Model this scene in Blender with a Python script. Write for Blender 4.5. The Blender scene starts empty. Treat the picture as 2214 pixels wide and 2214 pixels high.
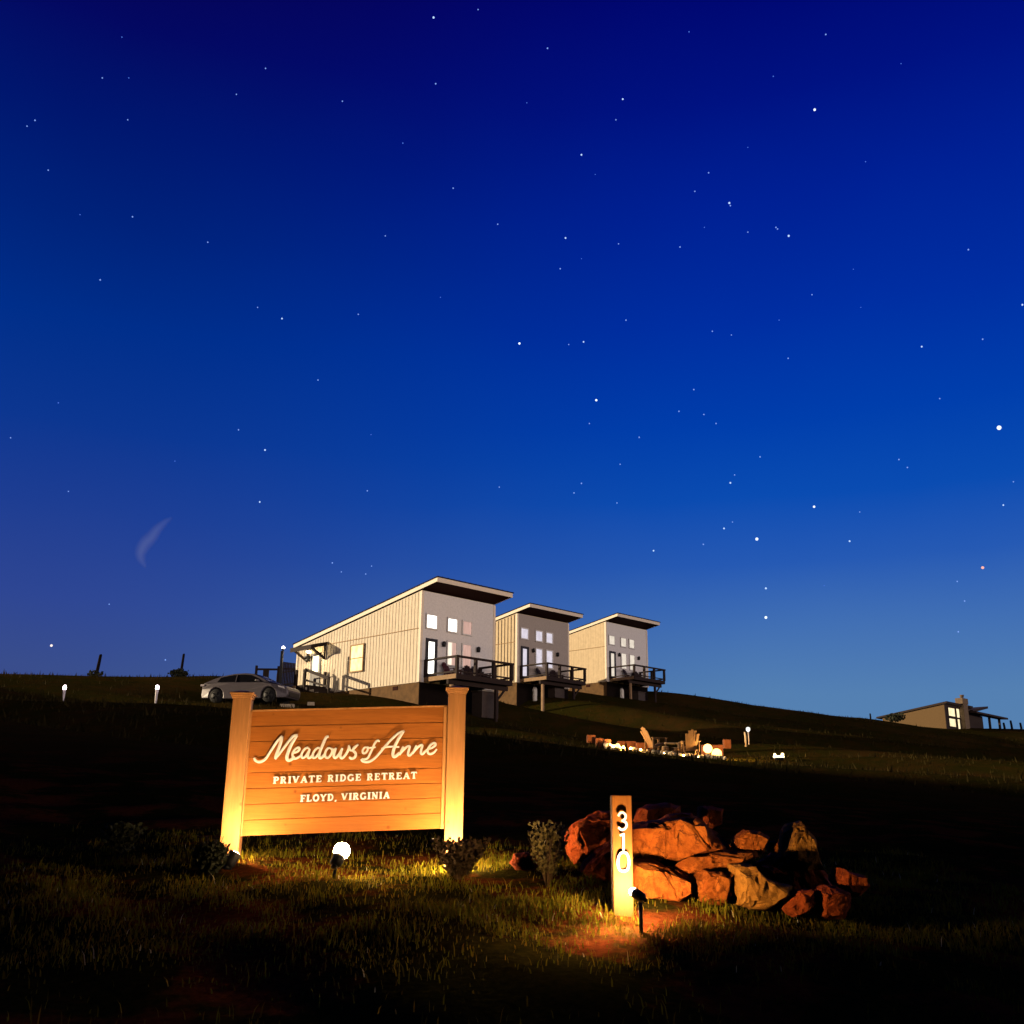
import bpy, bmesh, math, random
import numpy as np
from mathutils import Vector, Matrix

random.seed(7)
rng = np.random.default_rng(7)
scene = bpy.context.scene
C = scene.collection
PI = math.pi

# ------------------------------------------------------------------ camera
FPX, PITCH, ROLL = 2210.83, .2873, .0108
_F = np.array([0, math.cos(PITCH), math.sin(PITCH)])
_U0 = np.array([0, -math.sin(PITCH), math.cos(PITCH)])
_R0 = np.array([1., 0, 0])
_R = _R0*math.cos(ROLL) + _U0*math.sin(ROLL)
_U = _U0*math.cos(ROLL) - _R0*math.sin(ROLL)
cam = bpy.data.cameras.new('camera')
camo = bpy.data.objects.new('camera', cam)
C.objects.link(camo)
m = Matrix(((_R[0], _U[0], -_F[0], 0), (_R[1], _U[1], -_F[1], 0), (_R[2], _U[2], -_F[2], 0), (0, 0, 0, 1)))
camo.matrix_world = m
cam.sensor_width = 36
cam.lens = 36*FPX/2214
cam.clip_start = .05
cam.clip_end = 6000
scene.camera = camo

# ------------------------------------------------------------------ view
scene.view_settings.view_transform = 'Standard'
scene.view_settings.look = 'None'
scene.view_settings.exposure = .3
scene.view_settings.gamma = 1
scene.cycles.use_denoising = True
scene.cycles.max_bounces = 5
scene.cycles.diffuse_bounces = 0
scene.cycles.glossy_bounces = 2
scene.cycles.sample_clamp_indirect = 4

def s2l(r, g, b):
    return tuple((c/255/12.92 if c/255 <= .04045 else ((c/255+.055)/1.055)**2.4) for c in (r, g, b)) + (1,)

# ------------------------------------------------------------------ sun (low light raking in from the left) and dusk sky
sun_dir = Vector((-1.80, .10, 0)).normalized()
SUN_EL = math.radians(8.5)
sun_vec = Vector((sun_dir.x*math.cos(SUN_EL), sun_dir.y*math.cos(SUN_EL), math.sin(SUN_EL)))
sl = bpy.data.lights.new('sun', 'SUN')
sl.energy = 5.0
sl.angle = math.radians(.6)
sl.color = (1, .78, .51)
so = bpy.data.objects.new('sun', sl)
so.rotation_euler = (-sun_vec).to_track_quat('-Z', 'Y').to_euler()
C.objects.link(so)

world = bpy.data.worlds.new('World')
scene.world = world
world.use_nodes = True
nt = world.node_tree
for n in list(nt.nodes):
    nt.nodes.remove(n)

class NB:
    """tiny node builder"""
    def __init__(s, tree): s.t = tree
    def n(s, typ, **kw):
        k = s.t.nodes.new(typ)
        for a, b in kw.items(): setattr(k, a, b)
        return k
    def link(s, a, b): s.t.links.new(a, b)
    def put(s, sock, v):
        if hasattr(v, 'is_output'): s.link(v, sock)
        else: sock.default_value = v
    def math(s, op, a, b=0.0, clamp=False):
        k = s.n('ShaderNodeMath', operation=op, use_clamp=clamp)
        s.put(k.inputs[0], a); s.put(k.inputs[1], b)
        return k.outputs[0]
    def rng(s, v, a, b, c=0., d=1., smooth=True):
        k = s.n('ShaderNodeMapRange')
        if smooth: k.interpolation_type = 'SMOOTHSTEP'
        s.put(k.inputs[0], v)
        for i, q in enumerate((a, b, c, d)): k.inputs[i+1].default_value = q
        return k.outputs[0]
    def ramp(s, v, stops):
        k = s.n('ShaderNodeValToRGB')
        e = k.color_ramp.elements
        while len(e) < len(stops): e.new(.5)
        for el, (p, c) in zip(e, stops):
            el.position = p; el.color = c if len(c) == 4 else tuple(c)+(1,)
        s.put(k.inputs[0], v)
        return k.outputs[0]
    def mix(s, f, a, b, blend='MIX'):
        k = s.n('ShaderNodeMix', data_type='RGBA', blend_type=blend)
        s.put(k.inputs[0], f); s.put(k.inputs[6], a); s.put(k.inputs[7], b)
        return k.outputs[2]
    def noise(s, vec, scale, detail=4, rough=.55, dist=0.):
        k = s.n('ShaderNodeTexNoise')
        if vec is not None: s.link(vec, k.inputs['Vector'])
        k.inputs['Scale'].default_value = scale
        k.inputs['Detail'].default_value = detail
        k.inputs['Roughness'].default_value = rough
        k.inputs['Distortion'].default_value = dist
        return k.outputs['Fac']

nb = NB(nt)
tc = nb.n('ShaderNodeTexCoord')
sep = nb.n('ShaderNodeSeparateXYZ')
nb.link(tc.outputs['Generated'], sep.inputs[0])
dx, dy, dz = sep.outputs
hor = nb.math('SQRT', nb.math('ADD', nb.math('MULTIPLY', dx, dx), nb.math('ADD', nb.math('MULTIPLY', dy, dy), 1e-5)))
sinaz = nb.math('DIVIDE', dx, hor)
cosaz = nb.math('DIVIDE', dy, hor)
wob = nb.noise(tc.outputs['Generated'], 5, 2, .5)
zz = nb.math('ADD', dz, nb.math('MULTIPLY', nb.math('SUBTRACT', wob, .5), .025))
rightsky = nb.ramp(zz, [(0, s2l(92, 132, 172)), (.11, s2l(84, 128, 178)), (.17, s2l(66, 112, 180)), (.23, s2l(38, 90, 180)), (.29, s2l(10, 76, 178)),
                        (.36, s2l(0, 62, 172)), (.45, s2l(0, 46, 162)), (.54, s2l(0, 32, 148)), (.61, s2l(0, 18, 130)), (.67, s2l(0, 8, 115)), (.74, s2l(0, 0, 92)), (.85, s2l(0, 0, 40)), (1, s2l(0, 0, 24))])
leftsky = nb.ramp(zz, [(0, s2l(64, 72, 122)), (.12, s2l(57, 77, 140)), (.18, s2l(46, 70, 147)), (.26, s2l(29, 61, 146)), (.33, s2l(12, 54, 144)),
                       (.42, s2l(0, 46, 138)), (.50, s2l(0, 34, 122)), (.57, s2l(0, 22, 110)), (.63, s2l(3, 8, 97)), (.72, s2l(8, 0, 74)), (.85, s2l(0, 0, 30)), (1, s2l(0, 0, 24))])
lf = nb.rng(sinaz, -.46, .28, 1, 0)
sky = nb.mix(lf, rightsky, leftsky)
front = nb.rng(cosaz, -.1, .55)
back = s2l(0, 4, 26)
sky = nb.mix(front, back, sky)
# fill band added low in the unseen sky behind the photographer, brightening cabin fronts
gl = nb.math('ADD', nb.math('MULTIPLY', sinaz, .60), nb.math('MULTIPLY', cosaz, -.80))
gaz = nb.rng(gl, .45, .95)
gel = nb.math('MULTIPLY', nb.rng(dz, -.02, .02), nb.rng(dz, .05, .17, 1, 0))
glow = nb.math('MULTIPLY', gaz, gel)
gcol = nb.mix(glow, (0, 0, 0, 1), (9.0, 7.2, 6.6, 1))
sky = nb.mix(1.0, sky, gcol, 'ADD')
bg = nb.n('ShaderNodeBackground')
bg.inputs[1].default_value = .81
nb.link(sky, bg.inputs[0])
wo = nb.n('ShaderNodeOutputWorld')
nb.link(bg.outputs[0], wo.inputs[0])

# ------------------------------------------------------------------ pixel <-> world
def ray(px, py):
    return _F + _R*((px-1107)/FPX) - _U*((py-1107)/FPX)
def at(px, py, Y):
    d = ray(px, py); return d*(Y/d[1])
def on_plane(px, py, o, n):
    d = ray(px, py); o = np.asarray(o, float); n = np.asarray(n, float)
    return d*((o@n)/(d@n))
def zoom(ox, oy, k):
    return lambda x, y: (ox+x/k, oy+y/k)
Z2 = zoom(1040, 1280, 4.391)
ZA = zoom(600, 1370, 10.733)
ZB = zoom(430, 1430, 7.728)
Z4 = zoom(1230, 1560, 3.864)
Z5 = zoom(1860, 1490, 5.458)
Z6 = zoom(0, 1370, 4.391)
Z7 = zoom(460, 1470, 3.45)
Z8 = zoom(1090, 1690, 2.2465)
ZT = zoom(520, 1550, 4.391)
ZD = lambda x, y: (x*2214/1932, y*2214/1932)     # coordinates in the 1932 px overview

# ------------------------------------------------------------------ terrain
YAW = .7883
AU = np.array([math.sin(YAW), math.cos(YAW), 0]); AV = np.array([-math.cos(YAW), math.sin(YAW), 0])
CAB = [np.array([-5.302, 59.79, 7.318]), np.array([.506, 79.729, 9.807]), np.array([8.634, 92.063, 11.477])]
def cabp(c, a, b, z): return CAB[c] + AU*a + AV*b + np.array([0, 0, z])
P = [(0, 0, -1.32), (-4, 2, -1.2), (4, 2, -1.25), (0, 4.1, -.84), (-5, 8, -.35), (5, 8, -.5), (-3, 5, -.72), (3, 5, -.78), (0, 12, -.02), (-6, 13, .3), (7, 13, -.2)]
P += [tuple(at(*ZD(650, 1634), 8)), tuple(at(1349, 1972, 6)), tuple(at(1830, 1975, 6.7)), tuple(at(1600, 1965, 6.5)), tuple(at(504, 1890, 7.35))]
P += [tuple(at(*Z4(1050, 280), 48)), tuple(at(*Z4(400, 235), 49)), tuple(at(*Z4(1755, 325), 47))]
P += [tuple(cabp(0, 0, 0, -1.42)), tuple(cabp(0, 0, 6.8, -.25)), tuple(cabp(0, 0, 12.8, -.3)), tuple(cabp(0, 3.6, -2.8, -2.3)), tuple(cabp(0, 6, 8, .3))]
P += [tuple(cabp(1, 0, 0, -1.93)), tuple(cabp(1, .34, -2.83, -2.42)), tuple(cabp(1, 3.93, -2.83, -1.85)), tuple(cabp(1, 0, 1.8, -1.5)), tuple(cabp(1, 0, 9, -.4))]
P += [tuple(cabp(2, 0, 0, -1.6)), tuple(cabp(2, .16, -2.83, -2.13)), tuple(cabp(2, 3.9, -2.83, -1.75)), tuple(cabp(2, 0, 3.2, -.9)), tuple(cabp(2, 0, 9, -.3))]
P += [tuple(at(*ZB(1300, 722), 56)), tuple(at(*ZB(300, 715), 56)), tuple(at(135, 1524, 45)), tuple(at(336, 1524, 45))]
RIDGE = [((-60, 1458), 66), ((100, 1460), 66), ((208, 1461), 66), ((390, 1462), 66), ((520, 1466), 67), (Z2(1740, 985), 98), ((1600, 1527), 103), ((1700, 1536), 108), ((1800, 1547), 114), ((1890, 1555), 124), (Z5(1030, 470), 140), (Z5(1650, 470), 146), ((2230, 1580), 148)]
for (q, Y) in RIDGE:
    w = at(q[0], q[1], Y); P.append(tuple(w))
    far = w*1.0; d = w[:2]/np.linalg.norm(w[:2])
    P.append((w[0]+d[0]*26, w[1]+d[1]*26, w[2]+1.0))
    P.append((w[0]+d[0]*70, w[1]+d[1]*70, w[2]-5))
P += [tuple(at(*Z5(1030, 590), 117)), tuple(at(*Z5(560, 500), 117)), tuple(at(*Z5(1500, 590), 122))]
P += [(40, 40, .6), (30, 20, -1.0), (60, 60, 1.5), (20, 35, .9), (0, 30, 1.6), (-14, 30, 2.4), (80, 90, 3.5)]
# unseen spur at left and bank behind, raised to keep light off the foreground
P += [(-62, 18, 13.5), (-66, -8, 13.5), (-56, 34, 11.5), (-90, 20, 15), (-34, 14, 4.6), (-60, 56, 8.8), (-75, 80, 8.4), (-30, -14, 4.5), (-14, -10, .8), (-40, -35, 10),
      (0, -14, .8), (0, -28, 7.2), (25, -25, 7), (30, -6, .8), (48, -12, 4.2), (55, 10, 1.5), (0, -45, 7), (50, -40, 6), (-60, -60, 8)]
for k in range(14):
    a = k*2*PI/14
    P.append((230*math.cos(a), 40+230*math.sin(a), -3.0))
P = np.array(P, float)
def _tps_fit(P):
    n = len(P); d = np.linalg.norm(P[:, None, :2]-P[None, :, :2], axis=2)
    K = np.where(d > 0, d*d*np.log(np.maximum(d, 1e-9)), 0) + np.eye(n)*.6
    A = np.zeros((n+3, n+3)); A[:n, :n] = K; A[:n, n] = 1; A[:n, n+1:] = P[:, :2]; A[n, :n] = 1; A[n+1:, :n] = P[:, :2].T
    b = np.zeros(n+3); b[:n] = P[:, 2]
    return np.linalg.solve(A, b)
_W = _tps_fit(P)
def gz(x, y):
    x = np.atleast_1d(np.asarray(x, float)); y = np.atleast_1d(np.asarray(y, float))
    sh = x.shape; x = x.ravel(); y = y.ravel()
    r = np.hypot(x, y-40); k = np.minimum(1, 228/np.maximum(r, 1)); xc = x*k; yc = 40+(y-40)*k
    out = np.empty(len(x))
    for i in range(0, len(x), 20000):
        a = xc[i:i+20000, None]-P[None, :, 0]; b = yc[i:i+20000, None]-P[None, :, 1]
        d2 = a*a+b*b
        out[i:i+20000] = (np.where(d2 > 0, .5*d2*np.log(np.maximum(d2, 1e-12)), 0)@_W[:len(P)] + _W[len(P)] + _W[len(P)+1]*xc[i:i+20000] + _W[len(P)+2]*yc[i:i+20000])
    out = out - (r > 228)*np.minimum(30, (r-228)*.05)
    # mown undulations of the hillside
    am = np.clip((y-16)/16, 0, 1)*np.clip((190-r)/40, 0, 1)
    near_cab = np.exp(-((x+9)**2+(y-62)**2)/90.)
    am = am*(1-.8*near_cab)*(1-.92*np.clip((y-50)/8, 0, 1)*np.clip((-7-x)/6, 0, 1))
    und = 1.35*np.clip((118-y)/30, .25, 1)*np.exp(-((x+19)**2/400+(y-45)**2/60))*0+(1-.85*np.exp(-((x+17)**2/90+(y-45)**2/40)))*np.clip((118-y)/30, .12, 1)*(1-.95*np.exp(-((x-8)**2/70+np.where(y<46, (y-46)**2/260, (y-46)**2/50))))*(1.0*(.42*np.sin(.46*y+.27*x+1.2*np.sin(.07*x+1))+.20*np.sin(.20*y+.17*x+2.+1.1*np.sin(.09*y))+.15*np.sin(.95*y+.52*x+1.4*np.sin(.13*x-.1*y))))
    out = out + am*und
    out = out - .42*np.exp(-((x-7.5)**2/16+(y-49.3)**2/12))
    nr = np.clip((16-y)/4, 0, 1)*np.clip((y-1)/3, 0, 1)
    out = out + nr*(.018*np.sin(3.1*x+1.7*y)+.016*np.sin(-2.2*x+4.3*y+1)+.010*np.sin(7*x+5.1*y))
    return out.reshape(sh)
def g1(x, y): return float(gz(x, y)[0])
def ground_hit(px, py, y0=2., y1=170.):
    d = ray(px, py); d = d/d[1]
    ys = np.concatenate([np.linspace(y0, 16, 500), np.linspace(16.1, y1, 900)])
    f = ys*d[2]-gz(ys*d[0], ys)
    i = np.argmax(f <= 0) if (f <= 0).any() else len(ys)-1
    return d*ys[i]

# ------------------------------------------------------------------ mesh helpers
class MB:
    def __init__(s): s.v = []; s.f = []; s.sm = []
    def add(s, vs, fs, smooth=False):
        o = len(s.v); s.v += [tuple(map(float, q)) for q in vs]
        s.f += [tuple(i+o for i in f) for f in fs]; s.sm += [smooth]*len(fs)
        return s
    def box(s, x0, x1, y0, y1, z0, z1):
        vs = [(x, y, z) for z in (z0, z1) for y in (y0, y1) for x in (x0, x1)]
        return s.add(vs, [(0, 2, 3, 1), (4, 5, 7, 6), (0, 1, 5, 4), (2, 6, 7, 3), (0, 4, 6, 2), (1, 3, 7, 5)])
    def hexa(s, b, t):
        """b, t: four bottom and four top points, same winding"""
        return s.add(list(b)+list(t), [(3, 2, 1, 0), (4, 5, 6, 7), (0, 1, 5, 4), (1, 2, 6, 5), (2, 3, 7, 6), (3, 0, 4, 7)])
    def prism(s, poly, fa, fb):
        """poly points mapped by fa (front) and fb (back)"""
        n = len(poly)
        vs = [fa(*q) for q in poly]+[fb(*q) for q in poly]
        fs = [tuple(range(n))[::-1], tuple(range(n, 2*n))]+[(i, (i+1) % n, n+(i+1) % n, n+i) for i in range(n)]
        return s.add(vs, fs)
    def bar(s, a, b, w, h=None, up=(0, 0, 1)):
        a = Vector(a); b = Vector(b); h = h or w
        d = (b-a).normalized(); u = Vector(up)
        if abs(d.dot(u)) > .95: u = Vector((0, 1, 0))
        r = d.cross(u).normalized(); u = r.cross(d).normalized()
        r = r*(w/2); u = u*(h/2)
        return s.hexa([a-r-u, a+r-u, a+r+u, a-r+u], [b-r-u, b+r-u, b+r+u, b-r+u])
    def tube(s, pts, rad, n=8, squash=None, cap=True):
        pts = [Vector(p) for p in pts]
        if not hasattr(rad, '__len__'): rad = [rad]*len(pts)
        vs = []; fs = []; last = None
        for i, p in enumerate(pts):
            d = (pts[min(i+1, len(pts)-1)]-pts[max(i-1, 0)])
            if d.length < 1e-9: d = Vector((0, 0, 1))
            d.normalize()
            if squash is not None:
                b = Vector(squash); a = d.cross(b).normalized()
            else:
                ref = last if last is not None else (Vector((0, 0, 1)) if abs(d.z) < .9 else Vector((1, 0, 0)))
                a = (ref-d*ref.dot(d))
                if a.length < 1e-6: a = Vector((1, 0, 0)).cross(d)
                a.normalize(); b = d.cross(a); last = a
            for k in range(n):
                t = 2*PI*k/n
                vs.append(p+a*(rad[i]*math.cos(t))+b*((rad[i] if squash is None else .16*rad[i])*math.sin(t)))
        for i in range(len(pts)-1):
            for k in range(n):
                fs.append((i*n+k, i*n+(k+1) % n, (i+1)*n+(k+1) % n, (i+1)*n+k))
        if cap:
            fs += [tuple(range(n))[::-1], tuple(range((len(pts)-1)*n, len(pts)*n))]
        return s.add(vs, fs, True)
    def lathe(s, prof, c=(0, 0, 0), n=16, axis=None):
        """prof: (radius, height) pairs round axis"""
        ax = Vector(axis or (0, 0, 1)).normalized()
        a = ax.orthogonal().normalized(); b = ax.cross(a); c = Vector(c)
        vs = []; fs = []
        for (r, h) in prof:
            for k in range(n):
                t = 2*PI*k/n
                vs.append(c+ax*h+a*(r*math.cos(t))+b*(r*math.sin(t)))
        for i in range(len(prof)-1):
            for k in range(n):
                fs.append((i*n+k, i*n+(k+1) % n, (i+1)*n+(k+1) % n, (i+1)*n+k))
        fs += [tuple(range(n))[::-1], tuple(range((len(prof)-1)*n, len(prof)*n))]
        return s.add(vs, fs, True)
    def ball(s, c, r, n=16, m=10):
        return s.lathe([(max(1e-4, r*math.sin(PI*i/m)), -r*math.cos(PI*i/m)) for i in range(m+1)], c, n)
    def build(s, name, mat, parent=None, bevel=0, loc=None, auto=False):
        me = bpy.data.meshes.new(name)
        me.from_pydata(s.v, [], s.f)
        me.polygons.foreach_set('use_smooth', s.sm)
        bm = bmesh.new(); bm.from_mesh(me)
        bmesh.ops.recalc_face_normals(bm, faces=bm.faces); bm.to_mesh(me); bm.free()
        me.materials.append(mat)
        o = bpy.data.objects.new(name, me); C.objects.link(o)
        if parent: o.parent = parent
        if loc is not None: o.location = loc
        if bevel:
            b = o.modifiers.new('bevel', 'BEVEL'); b.width = bevel; b.segments = 2; b.limit_method = 'ANGLE'; b.angle_limit = math.radians(40)
        return o

def tag(o, label=None, cat=None, group=None, kind=None):
    if label: o['label'] = label
    if cat: o['category'] = cat
    if group: o['group'] = group
    if kind: o['kind'] = kind
    return o
def thing(name, loc, rz, label, cat, group=None):
    o = bpy.data.objects.new(name, None); C.objects.link(o)
    o.empty_display_size = .2
    o.location = tuple(loc); o.rotation_euler = (0, 0, rz)
    return tag(o, label, cat, group)
def dup(root, loc, rz, label, sc=None, group=None):
    r = root.copy(); C.objects.link(r); r.location = tuple(loc); r.rotation_euler = (0, 0, rz); r['label'] = label
    if group: r['group'] = group
    if sc: r.scale = sc
    for ch in list(root.children):
        c = ch.copy(); C.objects.link(c); c.parent = r
        for g in ch.children:
            d = g.copy(); C.objects.link(d); d.parent = c
    return r

# ------------------------------------------------------------------ materials
def mat(name, col, rough=.7, metal=0., var=.25, scale=6., bump=0., bscale=40., spec=.3, coord='Object', stretch=None):
    m = bpy.data.materials.new(name); m.use_nodes = True
    b = NB(m.node_tree); bs = m.node_tree.nodes['Principled BSDF']
    t = b.n('ShaderNodeTexCoord'); vec = t.outputs[coord]
    if stretch:
        mp = b.n('ShaderNodeMapping'); mp.inputs['Scale'].default_value = stretch
        b.link(vec, mp.inputs[0]); vec = mp.outputs[0]
    f = b.noise(vec, scale, 5, .6)
    lo = tuple(c*(1-var) for c in col)+(1,); hi = tuple(min(1, c*(1+var)) for c in col)+(1,)
    b.link(b.ramp(f, [(.3, lo), (.7, hi)]), bs.inputs['Base Color'])
    bs.inputs['Roughness'].default_value = rough
    bs.inputs['Metallic'].default_value = metal
    bs.inputs['Specular IOR Level'].default_value = spec
    if bump:
        bp = b.n('ShaderNodeBump'); bp.inputs['Strength'].default_value = bump; bp.inputs['Distance'].default_value = .02
        b.link(b.noise(vec, bscale, 5, .65), bp.inputs['Height']); b.link(bp.outputs[0], bs.inputs['Normal'])
    return m
def glowmat(name, col, s, var=0., scale=3., stretch=None, sample=True):
    m = bpy.data.materials.new(name); m.use_nodes = True
    b = NB(m.node_tree)
    for n in list(m.node_tree.nodes): m.node_tree.nodes.remove(n)
    e = b.n('ShaderNodeEmission'); o = b.n('ShaderNodeOutputMaterial')
    e.inputs[0].default_value = tuple(col)+(1,); e.inputs[1].default_value = s
    if var:
        t = b.n('ShaderNodeTexCoord'); vec = t.outputs['Object']
        if stretch:
            mp = b.n('ShaderNodeMapping'); mp.inputs['Scale'].default_value = stretch
            b.link(vec, mp.inputs[0]); vec = mp.outputs[0]
        f = b.noise(vec, scale, 3, .5)
        b.link(b.rng(f, .3, .7, s*(1-var), s*(1+var)), e.inputs[1])
    b.link(e.outputs[0], o.inputs[0])
    if not sample: m.cycles.emission_sampling = 'NONE'
    return m

# siding, trim, roofs
M = {}
M['siding'] = mat('siding', (.70, .60, .455), .75, var=.10, scale=2.5, bump=.05, bscale=30)
M['siding_tan'] = mat('siding_tan', (.62, .49, .31), .75, var=.10, scale=2.5, bump=.05, bscale=30)
M['siding_brown'] = mat('siding_brown', (.40, .31, .23), .8, var=.12, scale=2.5)
M['trim'] = mat('trim', (.80, .69, .54), .6, var=.05)
M['front_wall'] = mat('front_wall', (.72, .70, .68), .85, var=.09, scale=9, bump=.15, bscale=60)
M['front_wall_brown'] = mat('front_wall_brown', (.40, .35, .31), .85, var=.10, scale=9, bump=.15, bscale=60)
M['metal_roof'] = mat('metal_roof', (.022, .024, .06), .85, 0, var=.1, spec=.05)
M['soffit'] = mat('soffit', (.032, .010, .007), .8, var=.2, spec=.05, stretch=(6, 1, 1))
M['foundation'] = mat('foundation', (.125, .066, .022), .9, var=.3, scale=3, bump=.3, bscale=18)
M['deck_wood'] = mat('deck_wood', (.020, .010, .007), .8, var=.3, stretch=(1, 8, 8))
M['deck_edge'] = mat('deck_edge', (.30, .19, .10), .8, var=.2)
M['deck_board'] = mat('deck_board', (.16, .11, .07), .8, var=.3, stretch=(1, 10, 1))
M['shade_post'] = mat('shade_and_post_black', (.009, .006, .005), .9, var=.2, spec=.05)  # near black: the painted under-deck shade and the ridge fence posts
M['house_dark'] = mat('house_dark', (.028, .016, .012), .8, var=.2)
M['black'] = mat('black_paint', (.012, .012, .014), .5, var=.1)
M['dark_door'] = mat('dark_door', (.02, .018, .022), .5, var=.1)
M['white_frame'] = mat('white_frame', (.72, .70, .66), .5, var=.05)
M['tan_frame'] = mat('tan_frame', (.30, .15, .035), .6, var=.1)
M['win_white'] = glowmat('lit_pane_white', (1, .97, .86), 2.6, .12, 2)
M['win_warm'] = glowmat('lit_pane_warm', (1, .80, .32), 1.5, .3, 2.2, (1, 1, .7))
M['win_pink'] = glowmat('curtained_pane', (.62, .38, .31), .85, .16, 4, (5, 5, .3))
M['win_mid'] = glowmat('half_curtained_pane', (1, .84, .66), 1.0, .16, 3, (6, 6, .3))
M['win_lav'] = glowmat('lit_pane_pale', (.70, .64, .72), .85, .10, 3)
M['win_cream'] = glowmat('lit_pane_cream', (.78, .68, .56), .85, .10, 3)
M['door_glow'] = glowmat('door_glow', (1, .84, .50), 3.2, .3, 2)
M['porch_glow'] = glowmat('porch_lamp_glow', (1, .78, .42), 30)

def wood(name, base, dark, stretch, rough=.55, knots=True):
    m = bpy.data.materials.new(name); m.use_nodes = True
    b = NB(m.node_tree); bs = m.node_tree.nodes['Principled BSDF']
    t = b.n('ShaderNodeTexCoord'); mp = b.n('ShaderNodeMapping'); mp.inputs['Scale'].default_value = stretch
    b.link(t.outputs['Object'], mp.inputs[0])
    g = b.noise(mp.outputs[0], 9, 6, .65, .6)
    col = b.ramp(g, [(.25, dark), (.5, base), (.78, tuple(min(1, c*1.25) for c in base[:3]))])
    big = b.noise(t.outputs['Object'], 2.2, 2, .5)
    col = b.mix(b.rng(big, .35, .7, 0, .35), col, tuple(c*.72 for c in base[:3])+(1,))
    mp2 = b.n('ShaderNodeMapping'); mp2.inputs['Scale'].default_value = tuple(.5 if q < 1 else 5 for q in stretch); b.link(t.outputs['Object'], mp2.inputs[0])
    col = b.mix(b.rng(b.noise(mp2.outputs[0], 2.1, 3, .6), .4, .66, 0, .45), col, tuple(c*.62 for c in base[:3])+(1,))
    if knots:
        v = b.n('ShaderNodeTexVoronoi'); v.inputs['Scale'].default_value = 5.5
        b.link(t.outputs['Object'], v.inputs['Vector'])
        k = b.rng(v.outputs['Distance'], .045, .105, 1, 0)
        col = b.mix(b.math('MULTIPLY', k, .7), col, tuple(c*.45 for c in dark[:3])+(1,))
    b.link(col, bs.inputs['Base Color']); bs.inputs['Roughness'].default_value = rough
    bp = b.n('ShaderNodeBump'); bp.inputs['Strength'].default_value = .25; bp.inputs['Distance'].default_value = .004
    b.link(g, bp.inputs['Height']); b.link(bp.outputs[0], bs.inputs['Normal'])
    bs.inputs['Specular IOR Level'].default_value = .22
    return m
M['sign_wood'] = wood('sign_cedar', (.49, .160, .026, 1), (.36, .098, .013, 1), (.6, 6, 9))
M['post_wood'] = wood('post_cedar', (.68, .31, .105, 1), (.58, .24, .075, 1), (7, 7, .6))
M['number_wood'] = wood('number_post_timber', (.25, .088, .013, 1), (.17, .055, .008, 1), (9, 9, .8))
M['letter'] = mat('letter_white', (.93, .92, .90), .5, var=.04)

def rock_mat(name, a, b_, c):
    m = bpy.data.materials.new(name); m.use_nodes = True
    b = NB(m.node_tree); bs = m.node_tree.nodes['Principled BSDF']
    t = b.n('ShaderNodeTexCoord')
    f = b.noise(t.outputs['Object'], 5, 8, .65, .4)
    f2 = b.noise(t.outputs['Object'], 26, 6, .7)
    col = b.ramp(f, [(.28, a), (.5, b_), (.72, c)])
    col = b.mix(b.rng(f2, .45, .62, 0, .5), col, tuple(q*.5 for q in a[:3])+(1,))
    vo = b.n('ShaderNodeTexVoronoi', feature='DISTANCE_TO_EDGE'); vo.inputs['Scale'].default_value = 7
    mpn = b.n('ShaderNodeVectorMath', operation='ADD'); nz = b.n('ShaderNodeTexNoise'); nz.inputs['Scale'].default_value = 4; nz.inputs['Detail'].default_value = 4; b.link(t.outputs['Object'], nz.inputs['Vector'])
    sc3 = b.n('ShaderNodeVectorMath', operation='SCALE'); sc3.inputs['Scale'].default_value = .55; b.link(nz.outputs['Color'], sc3.inputs[0])
    b.link(t.outputs['Object'], mpn.inputs[0]); b.link(sc3.outputs[0], mpn.inputs[1]); b.link(mpn.outputs[0], vo.inputs['Vector'])
    crack = b.math('MULTIPLY', b.rng(vo.outputs['Distance'], .004, .035, 1, 0), b.rng(f, .42, .6))
    col = b.mix(b.math('MULTIPLY', crack, .85), col, (.06, .012, .006, 1))
    b.link(col, bs.inputs['Base Color']); bs.inputs['Roughness'].default_value = .9
    bs.inputs['Specular IOR Level'].default_value = .15
    bp = b.n('ShaderNodeBump'); bp.inputs['Strength'].default_value = .7; bp.inputs['Distance'].default_value = .02
    b.link(b.math('ADD', f2, b.math('MULTIPLY', f, 1.5)), bp.inputs['Height']); b.link(bp.outputs[0], bs.inputs['Normal'])
    return m
M['rock'] = rock_mat('red_rock', (.29, .055, .008, 1), (.46, .115, .014, 1), (.55, .165, .024, 1))
M['rock_dark'] = rock_mat('dark_red_rock', (.34, .050, .010, 1), (.50, .090, .016, 1), (.56, .13, .026, 1))
M['rock_pale'] = rock_mat('pale_rock', (.40, .15, .020, 1), (.52, .22, .034, 1), (.58, .27, .05, 1))

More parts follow.
